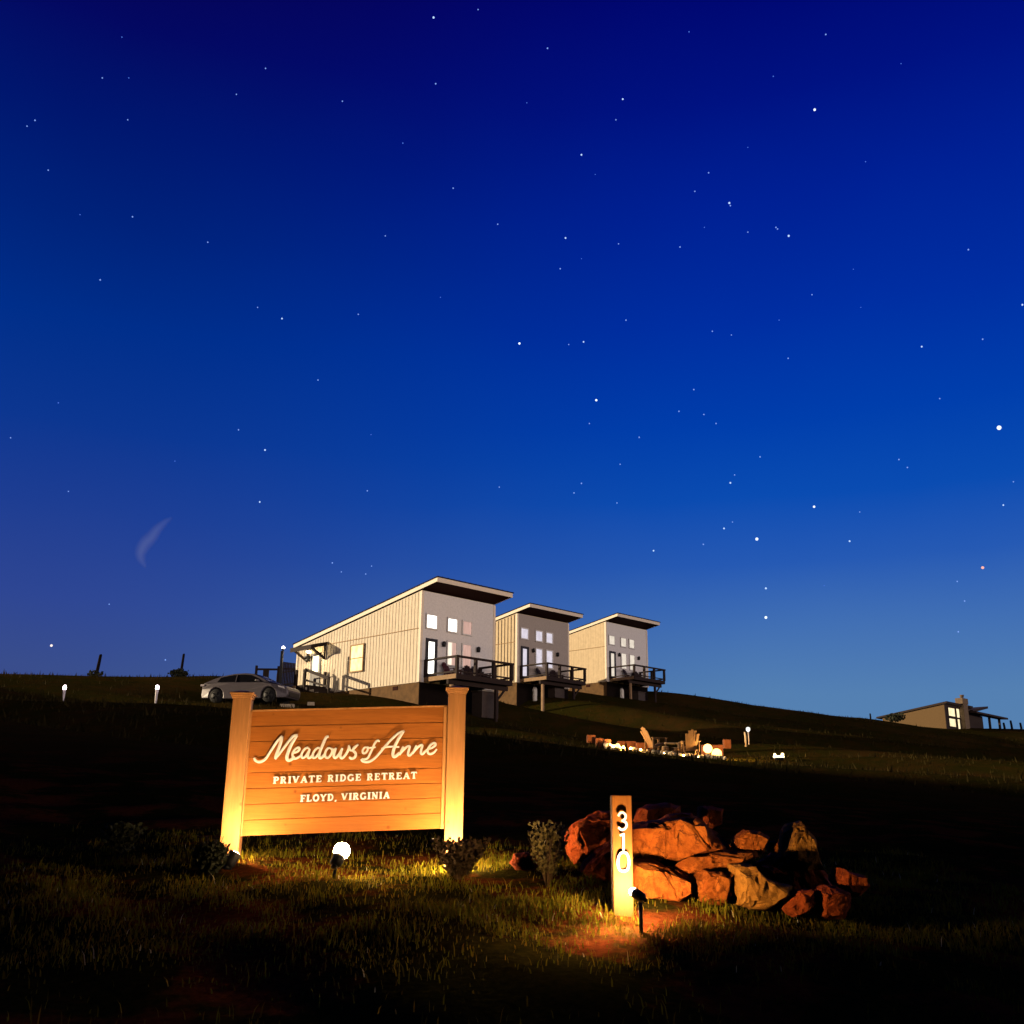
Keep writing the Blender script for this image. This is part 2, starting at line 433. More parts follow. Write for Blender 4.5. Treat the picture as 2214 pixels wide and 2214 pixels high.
def ground_mat():
    m = bpy.data.materials.new('hill_ground'); m.use_nodes = True
    b = NB(m.node_tree); bs = m.node_tree.nodes['Principled BSDF']
    t = b.n('ShaderNodeTexCoord'); v = t.outputs['Object']
    big = b.noise(v, .13, 5, .6, .3); mid = b.noise(v, 1.1, 5, .65); fine = b.noise(v, 22, 6, .7)
    grass = b.ramp(fine, [(.3, (.018, .017, .003, 1)), (.7, (.048, .041, .007, 1))])
    dry = b.ramp(fine, [(.3, (.036, .024, .006, 1)), (.7, (.074, .046, .011, 1))])
    soil = b.ramp(fine, [(.3, (.11, .022, .007, 1)), (.65, (.24, .055, .014, 1))])
    col = b.mix(b.rng(big, .45, .62), grass, dry)
    sy = b.n('ShaderNodeSeparateXYZ'); b.link(v, sy.inputs[0])
    col = b.mix(b.math('MULTIPLY', b.rng(mid, .47, .60, 0, .9), b.rng(sy.outputs[1], 11, 22, 1, .12)), col, soil)
    b.link(col, bs.inputs['Base Color']); bs.inputs['Roughness'].default_value = 1
    bs.inputs['Specular IOR Level'].default_value = 0
    bp = b.n('ShaderNodeBump'); bp.inputs['Strength'].default_value = .8; bp.inputs['Distance'].default_value = .03
    b.link(fine, bp.inputs['Height']); b.link(bp.outputs[0], bs.inputs['Normal'])
    return m
M['ground'] = ground_mat()

# ------------------------------------------------------------------ ground sheet
def axis(stops):
    out = []
    for a, b, st in stops:
        out += list(np.arange(a, b-1e-6, st))
    out.append(stops[-1][1]); return np.array(out)
xs = axis([(-1500, -260, 124), (-260, -100, 8), (-100, -30, 2.2), (-30, -7, .9), (-7, 7, .14), (7, 40, .9), (40, 110, 2.2), (110, 260, 8), (260, 1500, 124)])
ys = axis([(-1500, -200, 130), (-200, -40, 8), (-40, 2, 2), (2, 11, .12), (11, 20, .4), (20, 130, .55), (130, 190, 2.), (190, 320, 8), (320, 1800, 148)])
GX, GY = np.meshgrid(xs, ys)
GZ = gz(GX, GY)
nx, ny = len(xs), len(ys)
me = bpy.data.meshes.new('ground')
co = np.stack([GX.ravel(), GY.ravel(), GZ.ravel()], 1)
idx = np.arange(nx*ny).reshape(ny, nx)
fc = np.stack([idx[:-1, :-1].ravel(), idx[:-1, 1:].ravel(), idx[1:, 1:].ravel(), idx[1:, :-1].ravel()], 1)
me.from_pydata(co.tolist(), [], fc.tolist())
me.polygons.foreach_set('use_smooth', [True]*len(me.polygons))
me.materials.append(M['ground'])
go = bpy.data.objects.new('ground', me); C.objects.link(go); go['kind'] = 'structure'

# ------------------------------------------------------------------ cabins
L_, W_, H_ = 12.86, 6.02, 5.4
R_TOP0, R_SL = 5.79, .164        # roof top height at the front wall, fall per metre towards the back
def rooftop(v): return R_TOP0-R_SL*v
def window(mb_parent, face, a0, a1, z0, z1, fm, pm, mull=None, off=0.0, name='window'):
    """face 'front' lies in the plane y=0 facing -y, 'side' in x=0 facing -x"""
    if face == 'front': f = lambda a, d, z: (a, -d, z)
    else: f = lambda a, d, z: (-d, a, z)
    def bx(mb, a0, a1, d0, d1, z0, z1):
        pts = [f(a, d, z) for z in (z0, z1) for d in (d0, d1) for a in (a0, a1)]
        mb.add(pts, [(0, 2, 3, 1), (4, 5, 7, 6), (0, 1, 5, 4), (2, 6, 7, 3), (0, 4, 6, 2), (1, 3, 7, 5)])
    w = .085
    fr = MB()
    bx(fr, a0, a1, off, off+.07, z1-w, z1); bx(fr, a0, a1, off, off+.085, z0, z0+w)
    bx(fr, a0, a0+w, off, off+.068, z0+w, z1-w); bx(fr, a1-w, a1, off, off+.068, z0+w, z1-w)
    if mull == 'h': bx(fr, a0+w, a1-w, off+.02, off+.055, (z0+z1)/2-.03, (z0+z1)/2+.03)
    o = fr.build(name, fm, mb_parent)
    pn = MB(); bx(pn, a0+w*.6, a1-w*.6, off+.004, off+.02, z0+w*.6, z1-w*.6)
    pn.build('pane', pm, o)
    return o
def glass_door(parent, face, a0, a1, z0, z1, pm, bar=True, half=False):
    if face == 'front': f = lambda a, d, z: (a, -d, z)
    else: f = lambda a, d, z: (-d, a, z)
    def bx(mb, a0, a1, d0, d1, z0, z1):
        pts = [f(a, d, z) for z in (z0, z1) for d in (d0, d1) for a in (a0, a1)]
        mb.add(pts, [(0, 2, 3, 1), (4, 5, 7, 6), (0, 1, 5, 4), (2, 6, 7, 3), (0, 4, 6, 2), (1, 3, 7, 5)])
    w = .16; fr = MB(); zg = z0+(z1-z0)*.45 if half else z0+.22
    bx(fr, a0-.05, a1+.05, 0, .07, z1-.13, z1+.06); bx(fr, a0-.05, a0+w, 0, .068, z0, z1-.13); bx(fr, a1-w, a1+.05, 0, .068, z0, z1-.13)
    bx(fr, a0+w, a1-w, 0, .06, z0, zg)
    o = fr.build('door', M['dark_door'], parent)
    pn = MB(); bx(pn, a0+w, a1-w, .004, .03, zg, z1-.13); pn.build('pane', pm, o)
    h = MB(); h.lathe([(.03, 0), (.03, .03), (.012, .035), (.012, .07)], f(a1-.07, .06, z0+1.0), 8, f(0, 1, 0)); 
    h.bar(f(a1-.07, .13, z0+1.0), f(a1-.2, .13, z0+1.0), .025); h.build('handle', M['black'], o)
    return o

def cabin(k, label, front_mat, wins, dz=0.0, porch=False, side='siding', board=.30, rib=.019):
    T = CAB[k]
    r = thing('cabin', T, PI/2-YAW, label, 'cabin', 'white shed-roofed cabins in a row on the hill')
    # walls: shed profile extruded across the width
    prof = [(0, 0), (L_, 0), (L_, rooftop(L_)-.36), (0, rooftop(0)-.36)]
    w = MB(); w.prism(prof, lambda v, z: (.0, v, z), lambda v, z: (W_, v, z)); w.build('wall', M[side], r)
    fw = MB(); fw.box(.13, W_-.13, -.02, -.001, .02, H_); fw.build('front_wall', M[front_mat], r)
    # siding ribs of the visible long wall
    rb = MB(); v = .34
    while v < L_-.1:
        z1 = rooftop(v)-.40
        for a, b in ((.03, 3.14), (3.20, z1)):
            if b > a+.1: rb.box(-rib, -.001, v-.028, v+.028, a, min(b, z1))
        v += board
    rb.build('siding_rib', M[side], r)
    fl = MB(); fl.box(-.05, -.001, .14, L_-.02, 3.15, 3.185); fl.build('flashing', M['tan_frame'], r)
    cb = MB(); cb.prism([(-.045, -.045), (.13, -.045), (.13, -.021), (-.002, -.021), (-.002, .13), (-.045, .13)], lambda x, y: (x, y, 0), lambda x, y: (x, y, H_-.02)); cb.build('corner_board', M['trim'], r)
    cb = MB(); cb.box(W_-.13, W_+.045, -.045, -.021, 0, H_-.02); cb.build('corner_board', M['trim'], r)
    cb = MB(); cb.box(-.045, -.002, L_-.13, L_+.02, 0, rooftop(L_)-.4); cb.build('corner_board', M['trim'], r)
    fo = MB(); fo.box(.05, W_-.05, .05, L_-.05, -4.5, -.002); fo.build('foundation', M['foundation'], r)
    sk = MB(); sk.box(.06, W_-.06, .0, .048, -4.4, -.01); sk.build('under_deck_shade', M['shade_post'], r)  # added dark sheet standing in for the shade under the deck
    vt = MB(); vt.box(.02, .049, 2.0, 2.45, -.32, -.10); vt.build('vent', M['soffit'], r)
    # roof
    v0, v1, s = -1.49, L_+.37, .12
    def slab(x0, x1, va, vb, t0, t1):
        return [(x0, va, rooftop(va)-t1), (x1, va, rooftop(va)-t1), (x1, vb, rooftop(vb)-t1), (x0, vb, rooftop(vb)-t1)], [(x0, va, rooftop(va)-t0), (x1, va, rooftop(va)-t0), (x1, vb, rooftop(vb)-t0), (x0, vb, rooftop(vb)-t0)]
    rf = MB(); rf.hexa(*slab(-s-.05, W_+s+.05, v0-.06, v1+.06, 0, .055))
    q = .25
    while q < W_:
        rf.hexa(*slab(q-.015, q+.015, v0-.05, v1+.05, -.03, -.001)); q += .45
    ro = rf.build('roof', M['metal_roof'], r)
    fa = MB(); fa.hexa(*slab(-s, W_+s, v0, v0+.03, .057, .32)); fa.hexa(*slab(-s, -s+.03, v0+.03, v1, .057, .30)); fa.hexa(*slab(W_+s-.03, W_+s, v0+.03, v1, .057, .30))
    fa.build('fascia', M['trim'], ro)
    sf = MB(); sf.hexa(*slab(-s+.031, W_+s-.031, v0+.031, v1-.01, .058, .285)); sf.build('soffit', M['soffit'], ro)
    # windows and glazed door of the gable front
    up = (3.32+dz, 4.25+dz); lo = (1.30+dz, 2.82+dz)
    for (a0, a1, zr, key) in ((.32, 1.24, up, wins[0]), (2.0, 2.87, up, wins[1]), (3.22, 4.08, up, wins[2]), (2.02, 2.86, lo, wins[3]), (3.24, 4.08, lo, wins[4])):
        wn_ = window(r, 'front', a0, a1, zr[0], zr[1], M['white_frame'], M[key], None, .022)
        if key == 'win_mid':
            cu = MB(); cu.box(a0+.52*(a1-a0), a1-.09, -.052, -.043, zr[0]+.09, zr[1]-.09); cu.build('curtain', M['win_pink'], wn_)
    glass_door(r, 'front', .44, 1.24, .32, 2.72+dz, M[wins[5]])
    for a in (1.72, 4.55):
        lp = MB(); lp.box(a-.05, a+.05, -.06, -.021, 2.42+dz, 2.62+dz); lp.lathe([(.02, -.02), (.10, 0), (.13, .22), (.09, .30), (.02, .33)], (a, -.16, 2.40+dz), 10)
        lp.build('wall_lamp', M['black'], r)
    # deck
    dk = bpy.data.objects.new('deck', None); C.objects.link(dk); dk.parent = r
    d0, d1, dd, zt = .38, 4.78, -2.83, .28
    f = MB(); n = 20
    for i in range(n):
        a = d0+(d1-d0)*i/n; f.box(a, a+(d1-d0)/n-.008, dd, -.03, zt-.035, zt)
    f.build('deck_floor', M['deck_board'], dk)
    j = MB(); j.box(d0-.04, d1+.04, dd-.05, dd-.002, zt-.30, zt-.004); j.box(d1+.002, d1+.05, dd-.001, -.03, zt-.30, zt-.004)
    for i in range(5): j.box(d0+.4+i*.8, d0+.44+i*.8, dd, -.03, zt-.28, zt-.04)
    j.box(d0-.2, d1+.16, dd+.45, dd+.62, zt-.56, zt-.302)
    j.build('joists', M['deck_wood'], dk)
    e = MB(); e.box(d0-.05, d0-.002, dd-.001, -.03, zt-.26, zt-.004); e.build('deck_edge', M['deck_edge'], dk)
    top = 1.32
    for (a, b) in ((d0+.02, -.10), (d0+.02, dd+.0), (d0+1.46, dd), (d0+2.9, dd), (d1-.02, dd), (d1-.02, -.10), (d1-.02, dd*.5)):
        p = MB(); p.box(a-.085, a+.085, b-.085, b+.085, zt+.001, top-.105); p.build('rail_post', M['deck_wood'], dk)
    rl = MB(); rl.box(d0-.10, d1+.10, dd-.11, dd+.09, top-.104, top); rl.box(d0-.08, d0+.11, dd+.091, -.04, top-.104, top); rl.box(d1-.11, d1+.08, dd+.091, -.04, top-.104, top)
    rl.box(d0+.076, d1-.076, dd-.02, dd+.02, zt+.10, zt+.19); rl.box(d1-.04, d1-.0, dd+.06, -.16, zt+.10, zt+.19); rl.box(d0, d0+.04, dd+.06, -.16, zt+.10, zt+.19)
    rl.build('railing', M['deck_wood'], dk)
    for a in (d0+.12, d1-.75):
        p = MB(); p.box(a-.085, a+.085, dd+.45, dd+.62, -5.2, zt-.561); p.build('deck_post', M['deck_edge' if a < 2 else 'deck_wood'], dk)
    br = MB(); br.bar((d1-.75, dd+.53, zt-1.25), (d1-.1, dd+.53, zt-.57), .1); br.build('brace', M['deck_wood'], dk)
    # long-side window
    window(r, 'side', 5.36, 6.78, 1.07, 2.83, M['tan_frame'], M['win_warm'] if porch else M['win_cream'], 'h', .036) if porch else None
    if porch: porch_parts(r)
    return r

def porch_parts(r):
    glass_door(r, 'side', 10.05, 11.10, .50, 2.66, M['door_glow'], half=True)
    # awning projecting from the long wall
    aw = MB(); a0, a1, out, zw, zo = 9.35, 11.75, 1.30, 3.35, 3.02
    aw.hexa([(-.04, a0, zw-.12), (-.04, a1, zw-.12), (-out, a1, zo-.30), (-out, a0, zo-.30)], [(-.04, a0, zw), (-.04, a1, zw), (-out, a1, zo), (-out, a0, zo)])
    o = aw.build('awning', M['deck_wood'], r)
    for a in (a0+.22, a1-.22):
        b = MB(); b.box(-.13, -.04, a-.045, a+.045, 2.20, zw-.121); b.bar((-.10, a, 2.28), (-out+.18, a, zo-.16), .13, .13); b.bar((-.13, a, zw-.2), (-out+.12, a, zo-.15), .11, .11)
        b.build('bracket', M['deck_wood'], o)
    lp = MB(); lp.lathe([(.16, 0), (.16, -.05), (.10, -.09)], (-.75, 10.4, zw-.62), 14); lp.build('ceiling_lamp', M['porch_glow'], o)
    pl_ = bpy.data.lights.new('ceiling_light', 'POINT'); pl_.energy = 55; pl_.color = (1, .74, .38); pl_.shadow_soft_size = .08
    po_ = bpy.data.objects.new('ceiling_light', pl_); C.objects.link(po_); po_.parent = r; po_.location = (-.75, 10.4, 2.52)
    sc2 = MB(); sc2.box(-.30, -.04, 11.25, 11.55, 2.30, 2.62); sc2.build('wall_lamp', M['black'], r)
    # landing, rails and steps
    ld = MB(); b0, b1, out = 9.2, 12.4, 1.75
    ld.box(-out, -.06, b0, b1, .32, .40); ld.box(-out+.05, -.1, b0+.05, b1-.05, -.35, .318)
    o = ld.build('porch_landing', M['deck_wood'], r)
    ed = MB(); ed.box(-out-.04, -out-.002, b0+.9, b1, .12, .39); ed.build('landing_edge', M['deck_edge'], o)
    rl = MB()
    for p in ((-out+.06, b1-.06), (-out+.06, b0+1.0), (-out+.06, b0+.06), (-.15, b0+.06)):
        rl.box(p[0]-.08, p[0]+.08, p[1]-.08, p[1]+.08, .401, 1.36)
    rl.box(-out, -out+.12, b0+.95, b1, 1.361, 1.42); rl.box(-out+.04, -out+.08, b0+1.06, b1-.12, .52, .62)
    for (x) in (-out+.06,):
        rl.bar((x, b0, 1.34), (x, b0-2.6, .58), .14, .18); rl.bar((x, b0, .70), (x, b0-2.6, .05), .07, .12)
        rl.box(x-.055, x+.055, b0-2.66, b0-2.55, -.9, .62)
    rl.build('porch_rail', M['deck_wood'], r)
    st = MB()
    for i in range(5):
        st.box(-out+.1, -.15, b0-.5*(i+1), b0-.5*i-.005, -.9, .24-.20*i)
    st.build('steps', M['deck_wood'], r)

cabin(0, 'nearest cabin with lit porch and long ribbed side wall, car beside it', 'front_wall', ('win_white', 'win_white', 'win_pink', 'win_mid', 'win_pink', 'win_white'), -.16, True)
cabin(1, 'middle cabin of the row with a brownish front wall and pale lavender windows', 'front_wall_brown', ('win_lav',)*6, .10, side='siding_tan', board=.36, rib=.05)
cabin(2, 'farthest cabin of the row, smallest, standing against open sky on its right', 'front_wall', ('win_cream',)*6, .02, side='siding_tan', rib=.008)

# deck furniture and things under the decks
M['chair_dark'] = mat('dark_chair', (.035, .018, .016), .7, var=.2)
M['chair_red'] = mat('maroon_chair', (.10, .025, .025), .7, var=.2)
def adirondack(name, label, m_, group, loc, rz):
    r = thing(name, loc, rz, label, 'chair', group)
    s = MB()
    for i in range(5): s.hexa([(-.27, -.30+i*.12, .36-i*.045), (.27, -.30+i*.12, .36-i*.045), (.27, -.19+i*.12, .32-i*.045), (-.27, -.19+i*.12, .32-i*.045)], [(-.27, -.30+i*.12, .385-i*.045), (.27, -.30+i*.12, .385-i*.045), (.27, -.19+i*.12, .345-i*.045), (-.27, -.19+i*.12, .345-i*.045)])
    s.build('seat', m_, r)
    b = MB()
    for i in range(5):
        x = (i-2)*.115; h = 1.06-.045*(i-2)**2; y1 = .30+.30*(h-.2)/.86
        fan = 1+.35
        p0 = (x*.85, .25, .18); p1 = (x*1.14, y1+.12, h)
        b.hexa([(p0[0]-.047, p0[1], p0[2]), (p0[0]+.047, p0[1], p0[2]), (p0[0]+.047, p0[1]+.025, p0[2]), (p0[0]-.047, p0[1]+.025, p0[2])],
               [(p1[0]-.063, p1[1], p1[2]), (p1[0]+.063, p1[1], p1[2]), (p1[0]+.063, p1[1]+.025, p1[2]), (p1[0]-.063, p1[1]+.025, p1[2])])
    b.build('backrest', m_, r)
    for sx in (-1, 1):
        a = MB(); a.box(sx*.36-.07, sx*.36+.07, -.36, .46, .56, .585); a.build('armrest', m_, r)
        l = MB(); l.box(sx*.33-.022, sx*.33+.022, -.34, -.24, 0, .558); l.build('leg', m_, r)
        l = MB(); l.hexa([(sx*.30-.02, .42, 0), (sx*.30+.02, .42, 0), (sx*.30+.02, .56, 0), (sx*.30-.02, .56, 0)], [(sx*.30-.02, -.24, .30), (sx*.30+.02, -.24, .30), (sx*.30+.02, -.24, .40), (sx*.30-.02, -.24, .40)])
        l.build('leg', m_, r)
        l = MB(); l.box(sx*.36-.02, sx*.36+.02, .34, .42, .10, .558); l.build('leg', m_, r)
    return r
base = PI/2-YAW
spots = [(0, 2.0, -.75, .2, 'dark chair on the near deck under the bright window, maroon', M['chair_red']), (0, 3.5, -.8, -.2, 'dark chair in the middle of the nearest deck, behind the railing', M['chair_dark']),
         (0, 4.25, -.9, .1, 'dark chair at the far end of the nearest deck', M['chair_dark']),
         (1, 2.4, -.8, .3, 'dark chair on the middle deck, left of its railing corner', M['chair_dark']), (1, 3.7, -.9, -.3, 'dark chair at the right end of the middle deck', M['chair_dark']),
         (2, 2.5, -.8, .2, 'chair on the farthest deck under the two lower windows', M['chair_dark']), (2, 3.7, -.9, -.2, 'dark chair at the right end of the farthest deck', M['chair_dark'])]
protos = {}
for (c, a, b, rz, lab, mm) in spots:
    loc = cabp(c, a, b, .281)
    if mm.name not in protos: protos[mm.name] = adirondack('deck_chair', lab, mm, 'chairs on the cabin decks', loc, base+rz)
    else: dup(protos[mm.name], loc, base+rz, lab)

M['bin'] = mat('bin_plastic', (.05, .035, .028), .6, var=.2)
M['pale'] = mat('pale_plastic', (.62, .58, .52), .6, var=.1)
M['white_can'] = mat('white_tank', (.66, .64, .58), .5, var=.1)
def under_box(c, a, b, sx, sy, h, label, name, cat, lidm):
    p = cabp(c, a, b, 0); z = g1(p[0], p[1])
    r = thing(name, (p[0], p[1], z-.05), base, label, cat)
    k = MB(); k.box(-sx/2, sx/2, -sy/2, sy/2, 0, h); k.build('body', M['bin'], r, .03)
    k = MB(); k.box(-sx/2-.04, sx/2+.04, -sy/2-.04, sy/2+.04, h+.002, h+.09); k.build('lid', lidm, r, .02)
    return r
under_box(0, 4.1, -1.3, 1.35, .9, 1.55, 'tall dark storage box with a pale lid under the nearest deck', 'storage_box', 'storage box', M['pale'])
under_box(1, 3.2, -1.2, 1.1, .8, 1.2, 'dark storage box under the middle deck', 'storage_box', 'storage box', M['bin'])
under_box(2, 3.0, -1.2, 1.0, .8, 1.0, 'dark storage box under the farthest deck', 'storage_box', 'storage box', M['bin'])
gas = None
for (c, a, b, lab) in ((1, 1.5, -.5, 'pale upright gas bottle under the middle deck'), (2, 1.5, -.5, 'pale upright gas bottle under the farthest deck')):
    p = cabp(c, a, b, 0); z = g1(p[0], p[1])
    if gas is None:
        gas = thing('gas_bottle', (p[0], p[1], z-.03), 0, lab, 'gas bottle', 'gas bottles under the decks')
        k = MB(); k.lathe([(.16, 0), (.19, .05), (.19, .95), (.13, 1.08), (.05, 1.12)], n=14); k.build('tank', M['white_can'], gas)
        k = MB(); k.lathe([(.10, 1.10), (.11, 1.24), (.09, 1.25)], n=12); k.build('collar', M['black'], gas)
    else: dup(gas, (p[0], p[1], z-.03), 0, lab)

# ------------------------------------------------------------------ house on the right of the ridge
hY = 140
hc = at(*Z5(1018, 468), hY)
hr = thing('house', hc, base, 'low house with stone chimney and tall lit windows at the right of the ridge', 'house')
def hp(px, pl):   # local coordinates on the side (x=0) or front (y=0) plane
    w = on_plane(*px, hc, AU if pl == 's' else AV)-hc
    return (float(w@AU), float(w@AV), float(w[2]))
tl = hp(Z5(1010, 172), 's'); rear = hp(Z5(262, 345), 's'); base_l = hp(Z5(560, 400), 's')
HL, HT, HR = rear[1], tl[2], max(.9, rear[2])
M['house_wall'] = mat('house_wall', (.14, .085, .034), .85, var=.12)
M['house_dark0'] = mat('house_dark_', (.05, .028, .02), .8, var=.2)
M['chimney_stone'] = mat('chimney_stone', (.17, .12, .075), .9, var=.3, scale=5, bump=.4)
M['win_house'] = glowmat('house_pane', (1, .82, .48), 1.0, .15, 2)
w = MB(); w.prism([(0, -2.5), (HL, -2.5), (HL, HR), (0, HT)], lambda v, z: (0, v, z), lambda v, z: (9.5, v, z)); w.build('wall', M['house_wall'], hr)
rf = MB()
rf.hexa([(-.25, -.5, HT+.05), (8.6, -.5, HT+.05), (8.6, HL+.8, HR+.0), (-.25, HL+.8, HR+.0)], [(-.25, -.5, HT+.32), (8.6, -.5, HT+.32), (8.6, HL+.8, HR+.22), (-.25, HL+.8, HR+.22)])
ro = rf.build('roof', M['house_dark'], hr)
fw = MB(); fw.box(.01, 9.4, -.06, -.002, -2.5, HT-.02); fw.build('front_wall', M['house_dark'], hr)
for (q0, q1) in (((1028, 215), (1112, 328)), ((1122, 228), (1166, 342)), ((1040, 342), (1122, 450)), ((1138, 352), (1175, 475))):
    a = hp(Z5(*q0), 'f'); b = hp(Z5(*q1), 'f')
    window(hr, 'front', a[0]-.12, b[0]+.12, b[2]-.06, a[2]+.06, M['house_dark'], M['win_house'], None, .064)
c0 = hp(Z5(1185, 480), 'f'); c1 = hp(Z5(1232, 480), 'f'); ct = hp(Z5(1190, 128), 'f')
ch = MB(); ch.box(c0[0], c1[0]+.1, -.75, -.065, -3, ct[2]); ch.box(c0[0]-.3, c1[0]+.3, -.8, .2, HT+.35, ct[2]+.12); ch.lathe([(.25, 0), (.25, .25), (.32, .3), (.32, .36)], ((c0[0]+c1[0])/2, -.4, ct[2]+.25), 10)
ch.build('chimney', M['chimney_stone'], hr)
e0 = hp(Z5(1240, 265), 'f'); e1 = hp(Z5(1660, 352), 'f'); t1 = hp(Z5(1475, 222), 'f')
wg = MB(); wg.box(9.52, t1[0]-1.0, .4, 6, -2.5, HT-.6); wg.build('wing', M['house_wall'], hr)
wr = MB(); wr.hexa([(8.62, -.4, HT-.55), (t1[0], -.4, t1[2]-.1), (t1[0], 6.5, t1[2]-.1), (8.62, 6.5, HT-.55)], [(8.62, -.4, HT-.2), (t1[0], -.4, t1[2]+.2), (t1[0], 6.5, t1[2]+.2), (8.62, 6.5, HT-.2)])
wr.build('wing_roof', M['house_dark'], hr)
pr = MB(); pr.hexa([(c1[0]+.8, -.1, e0[2]-.2), (e1[0]-1.6, -.1, e1[2]-.2), (e1[0]-1.6, -1.6, e1[2]-.3), (c1[0]+.8, -1.6, e0[2]-.3)], [(c1[0]+.8, -.1, e0[2]+.05), (e1[0]-1.6, -.1, e1[2]+.05), (e1[0]-1.6, -1.6, e1[2]-.05), (c1[0]+.8, -1.6, e0[2]-.05)])
pr.build('porch_roof', M['house_dark'], hr)
for q in (1495, 1610):
    a = hp(Z5(q, 380), 'f'); p = MB(); p.box(a[0]-.14, a[0]+.14, -.5, -.22, -3, e1[2]-.1); p.build('porch_post', M['house_dark'], hr)
pw = MB(); pw.box(c1[0]+.9, hp(Z5(1450, 400), 'f')[0], 0.0, .38, -3, e0[2]-.25); pw.build('porch_wall', M['house_dark'], hr)
# bush against the house
def leaf_bush(name, label, loc, rx, ry, rz, n, leaf, m_, group=None, shape='ball', seed=0, cat='shrub', stems=7, sm=None):
    g = np.random.default_rng(seed)
    r = thing(name, loc, 0, label, cat, group)
    b = MB()
    for i in range(n):
        while True:
            q = g.uniform(-1, 1, 3)
            if np.linalg.norm(q) < 1 and np.linalg.norm(q) > .35: break
        if shape == 'vase':
            t = g.uniform(.12, 1)**.8; a = g.uniform(0, 2*PI); rr = (0.25+.75*t)*math.sqrt(g.uniform(.05, 1))
            p = np.array([rx*rr*math.cos(a), ry*rr*math.sin(a), 2*rz*t*(1-.22*rr*g.uniform(0, 1))])
        elif shape == 'bowl':
            p = np.array([q[0]*rx, q[1]*ry, rz+abs(q[2])*-rz if g.uniform() < .75 else rz+q[2]*rz*.25])
        else:
            p = np.array([q[0]*rx, q[1]*ry, rz+q[2]*rz])
        d = g.normal(size=3); d /= np.linalg.norm(d); d[2] = abs(d[2])*.8+.2
        e = np.cross(d, g.normal(size=3)); e /= np.linalg.norm(e)
        l = leaf*g.uniform(.6, 1.3); wdt = l*.38
        b.add([p, p+d*l*.5+e*wdt, p+d*l, p+d*l*.5-e*wdt], [(0, 1, 2, 3)])
    b.build('foliage', m_, r)
    s = MB()
    for i in range(stems):
        a = g.uniform(0, 2*PI); k = g.uniform(.3, .9)
        s.tube([(0, 0, -.03), (rx*k*.4*math.cos(a), ry*k*.4*math.sin(a), rz*.7), (rx*k*math.cos(a), ry*k*math.sin(a), rz*1.5)], [rz*.035, rz*.025, rz*.012], 5)
    s.build('stem', sm or M['deck_wood'], r)
    return r
M['leaf_dark'] = mat('dark_leaf', (.022, .026, .010), .8, var=.35, scale=9)
M['leaf_brown'] = mat('brown_leaf', (.085, .050, .018), .8, var=.35, scale=9)
M['leaf_olive'] = mat('olive_leaf', (.22, .16, .045), .8, var=.35, scale=9)
M['leaf_green'] = mat('green_leaf', (.13, .14, .02), .8, var=.35, scale=9)
p = ground_hit(*Z5(300, 362)); 
leaf_bush('bush', 'dark bush against the left end of the far house', (at(*Z5(420, 390), 138)), 1.3, 1.2, .55, 260, .35, M['leaf_dark'], seed=3)

# fence posts and markers on the skyline
def fence_post(loc, h, r_, label, tilt, first=[None]):
    if first[0] is None:
        t = thing('fence_post', (loc[0], loc[1], loc[2]-.1), 0, label, 'post', 'fence posts along the ridge')
        k = MB(); k.tube([(0, 0, -.4), (.01, 0, .5), (.0, .01, 1.0), (0, 0, 1.02)], [1.0*.1, .095, .085, .05], 9); k.build('shaft', M['shade_post'], t)
        first[0] = t
    else: t = dup(first[0], (loc[0], loc[1], loc[2]-.1), 0, label)
    t.scale = (r_/.1, r_/.1, h); t.rotation_euler = (0, tilt, 0)
    return t
fence_post(at(*Z6(910, 400), 66), 1.45, .11, 'left fence post on the skyline, leaning right, low tuft at its foot', .10)
fence_post(at(*Z6(1712, 395), 66), 1.45, .09, 'fence post on the skyline rising out of a round bush', .06)
for q, lab in ((1708, 'first post right of the far house porch'), (1795, 'tallest fence post right of the far house porch'), (1905, 'fence post at the right edge of the picture')):
    fence_post(at(*Z5(q, 492), 146), 1.5 if q == 1795 else 1.2, .16, lab, -.05)
fence_post(at(*Z5(122, 352), 118), .7, .10, 'lone short post on the ridge left of the far house', 0)
b = at(*Z6(1700, 402), 66)
leaf_bush('bush', 'round dark bush round a fence post on the left skyline', (b[0], b[1], b[2]-.15), .62, .5, .27, 420, .16, M['leaf_dark'], 'bushes along the ridge', seed=4)
b = at(*Z6(905, 400), 66)
leaf_bush('bush', 'low dark tuft at the foot of the leaning fence post', (b[0], b[1], b[2]-.15), .45, .4, .22, 160, .18, M['leaf_dark'], 'bushes along the ridge', seed=5)

# rail, board screen and lamp pole behind the parked car
cY = 66
t = thing('hitching_rail', at(*ZB(1140, 300), cY), 0, 'dark timber rail with two posts and a meter box behind the parked car', 'rail')
def loc_of(q, Y, o): w = at(*q, Y); return (w[0]-o.location[0], w[1]-o.location[1], w[2]-o.location[2])
p0 = loc_of(ZB(967, 70), cY, t); p1 = loc_of(ZB(1336, 80), cY, t); rr_ = loc_of(ZB(1150, 133), cY, t)
for p in (p0, p1):
    k = MB(); k.box(p[0]-.07, p[0]+.07, -.07, .07, -2.0, p[2]); k.build('post', M['deck_wood'], t)
k = MB(); k.box(p0[0]+.072, p1[0]-.072, -.04, .04, rr_[2]-.06, rr_[2]+.06); k.build('rail', M['deck_wood'], t)
m0 = loc_of(ZB(1090, 150), cY, t); m1 = loc_of(ZB(1168, 300), cY, t)
k = MB(); k.box(m0[0], m1[0], -.25, -.05, -1.2, rr_[2]-.062); k.build('meter_box', M['house_dark'], t)
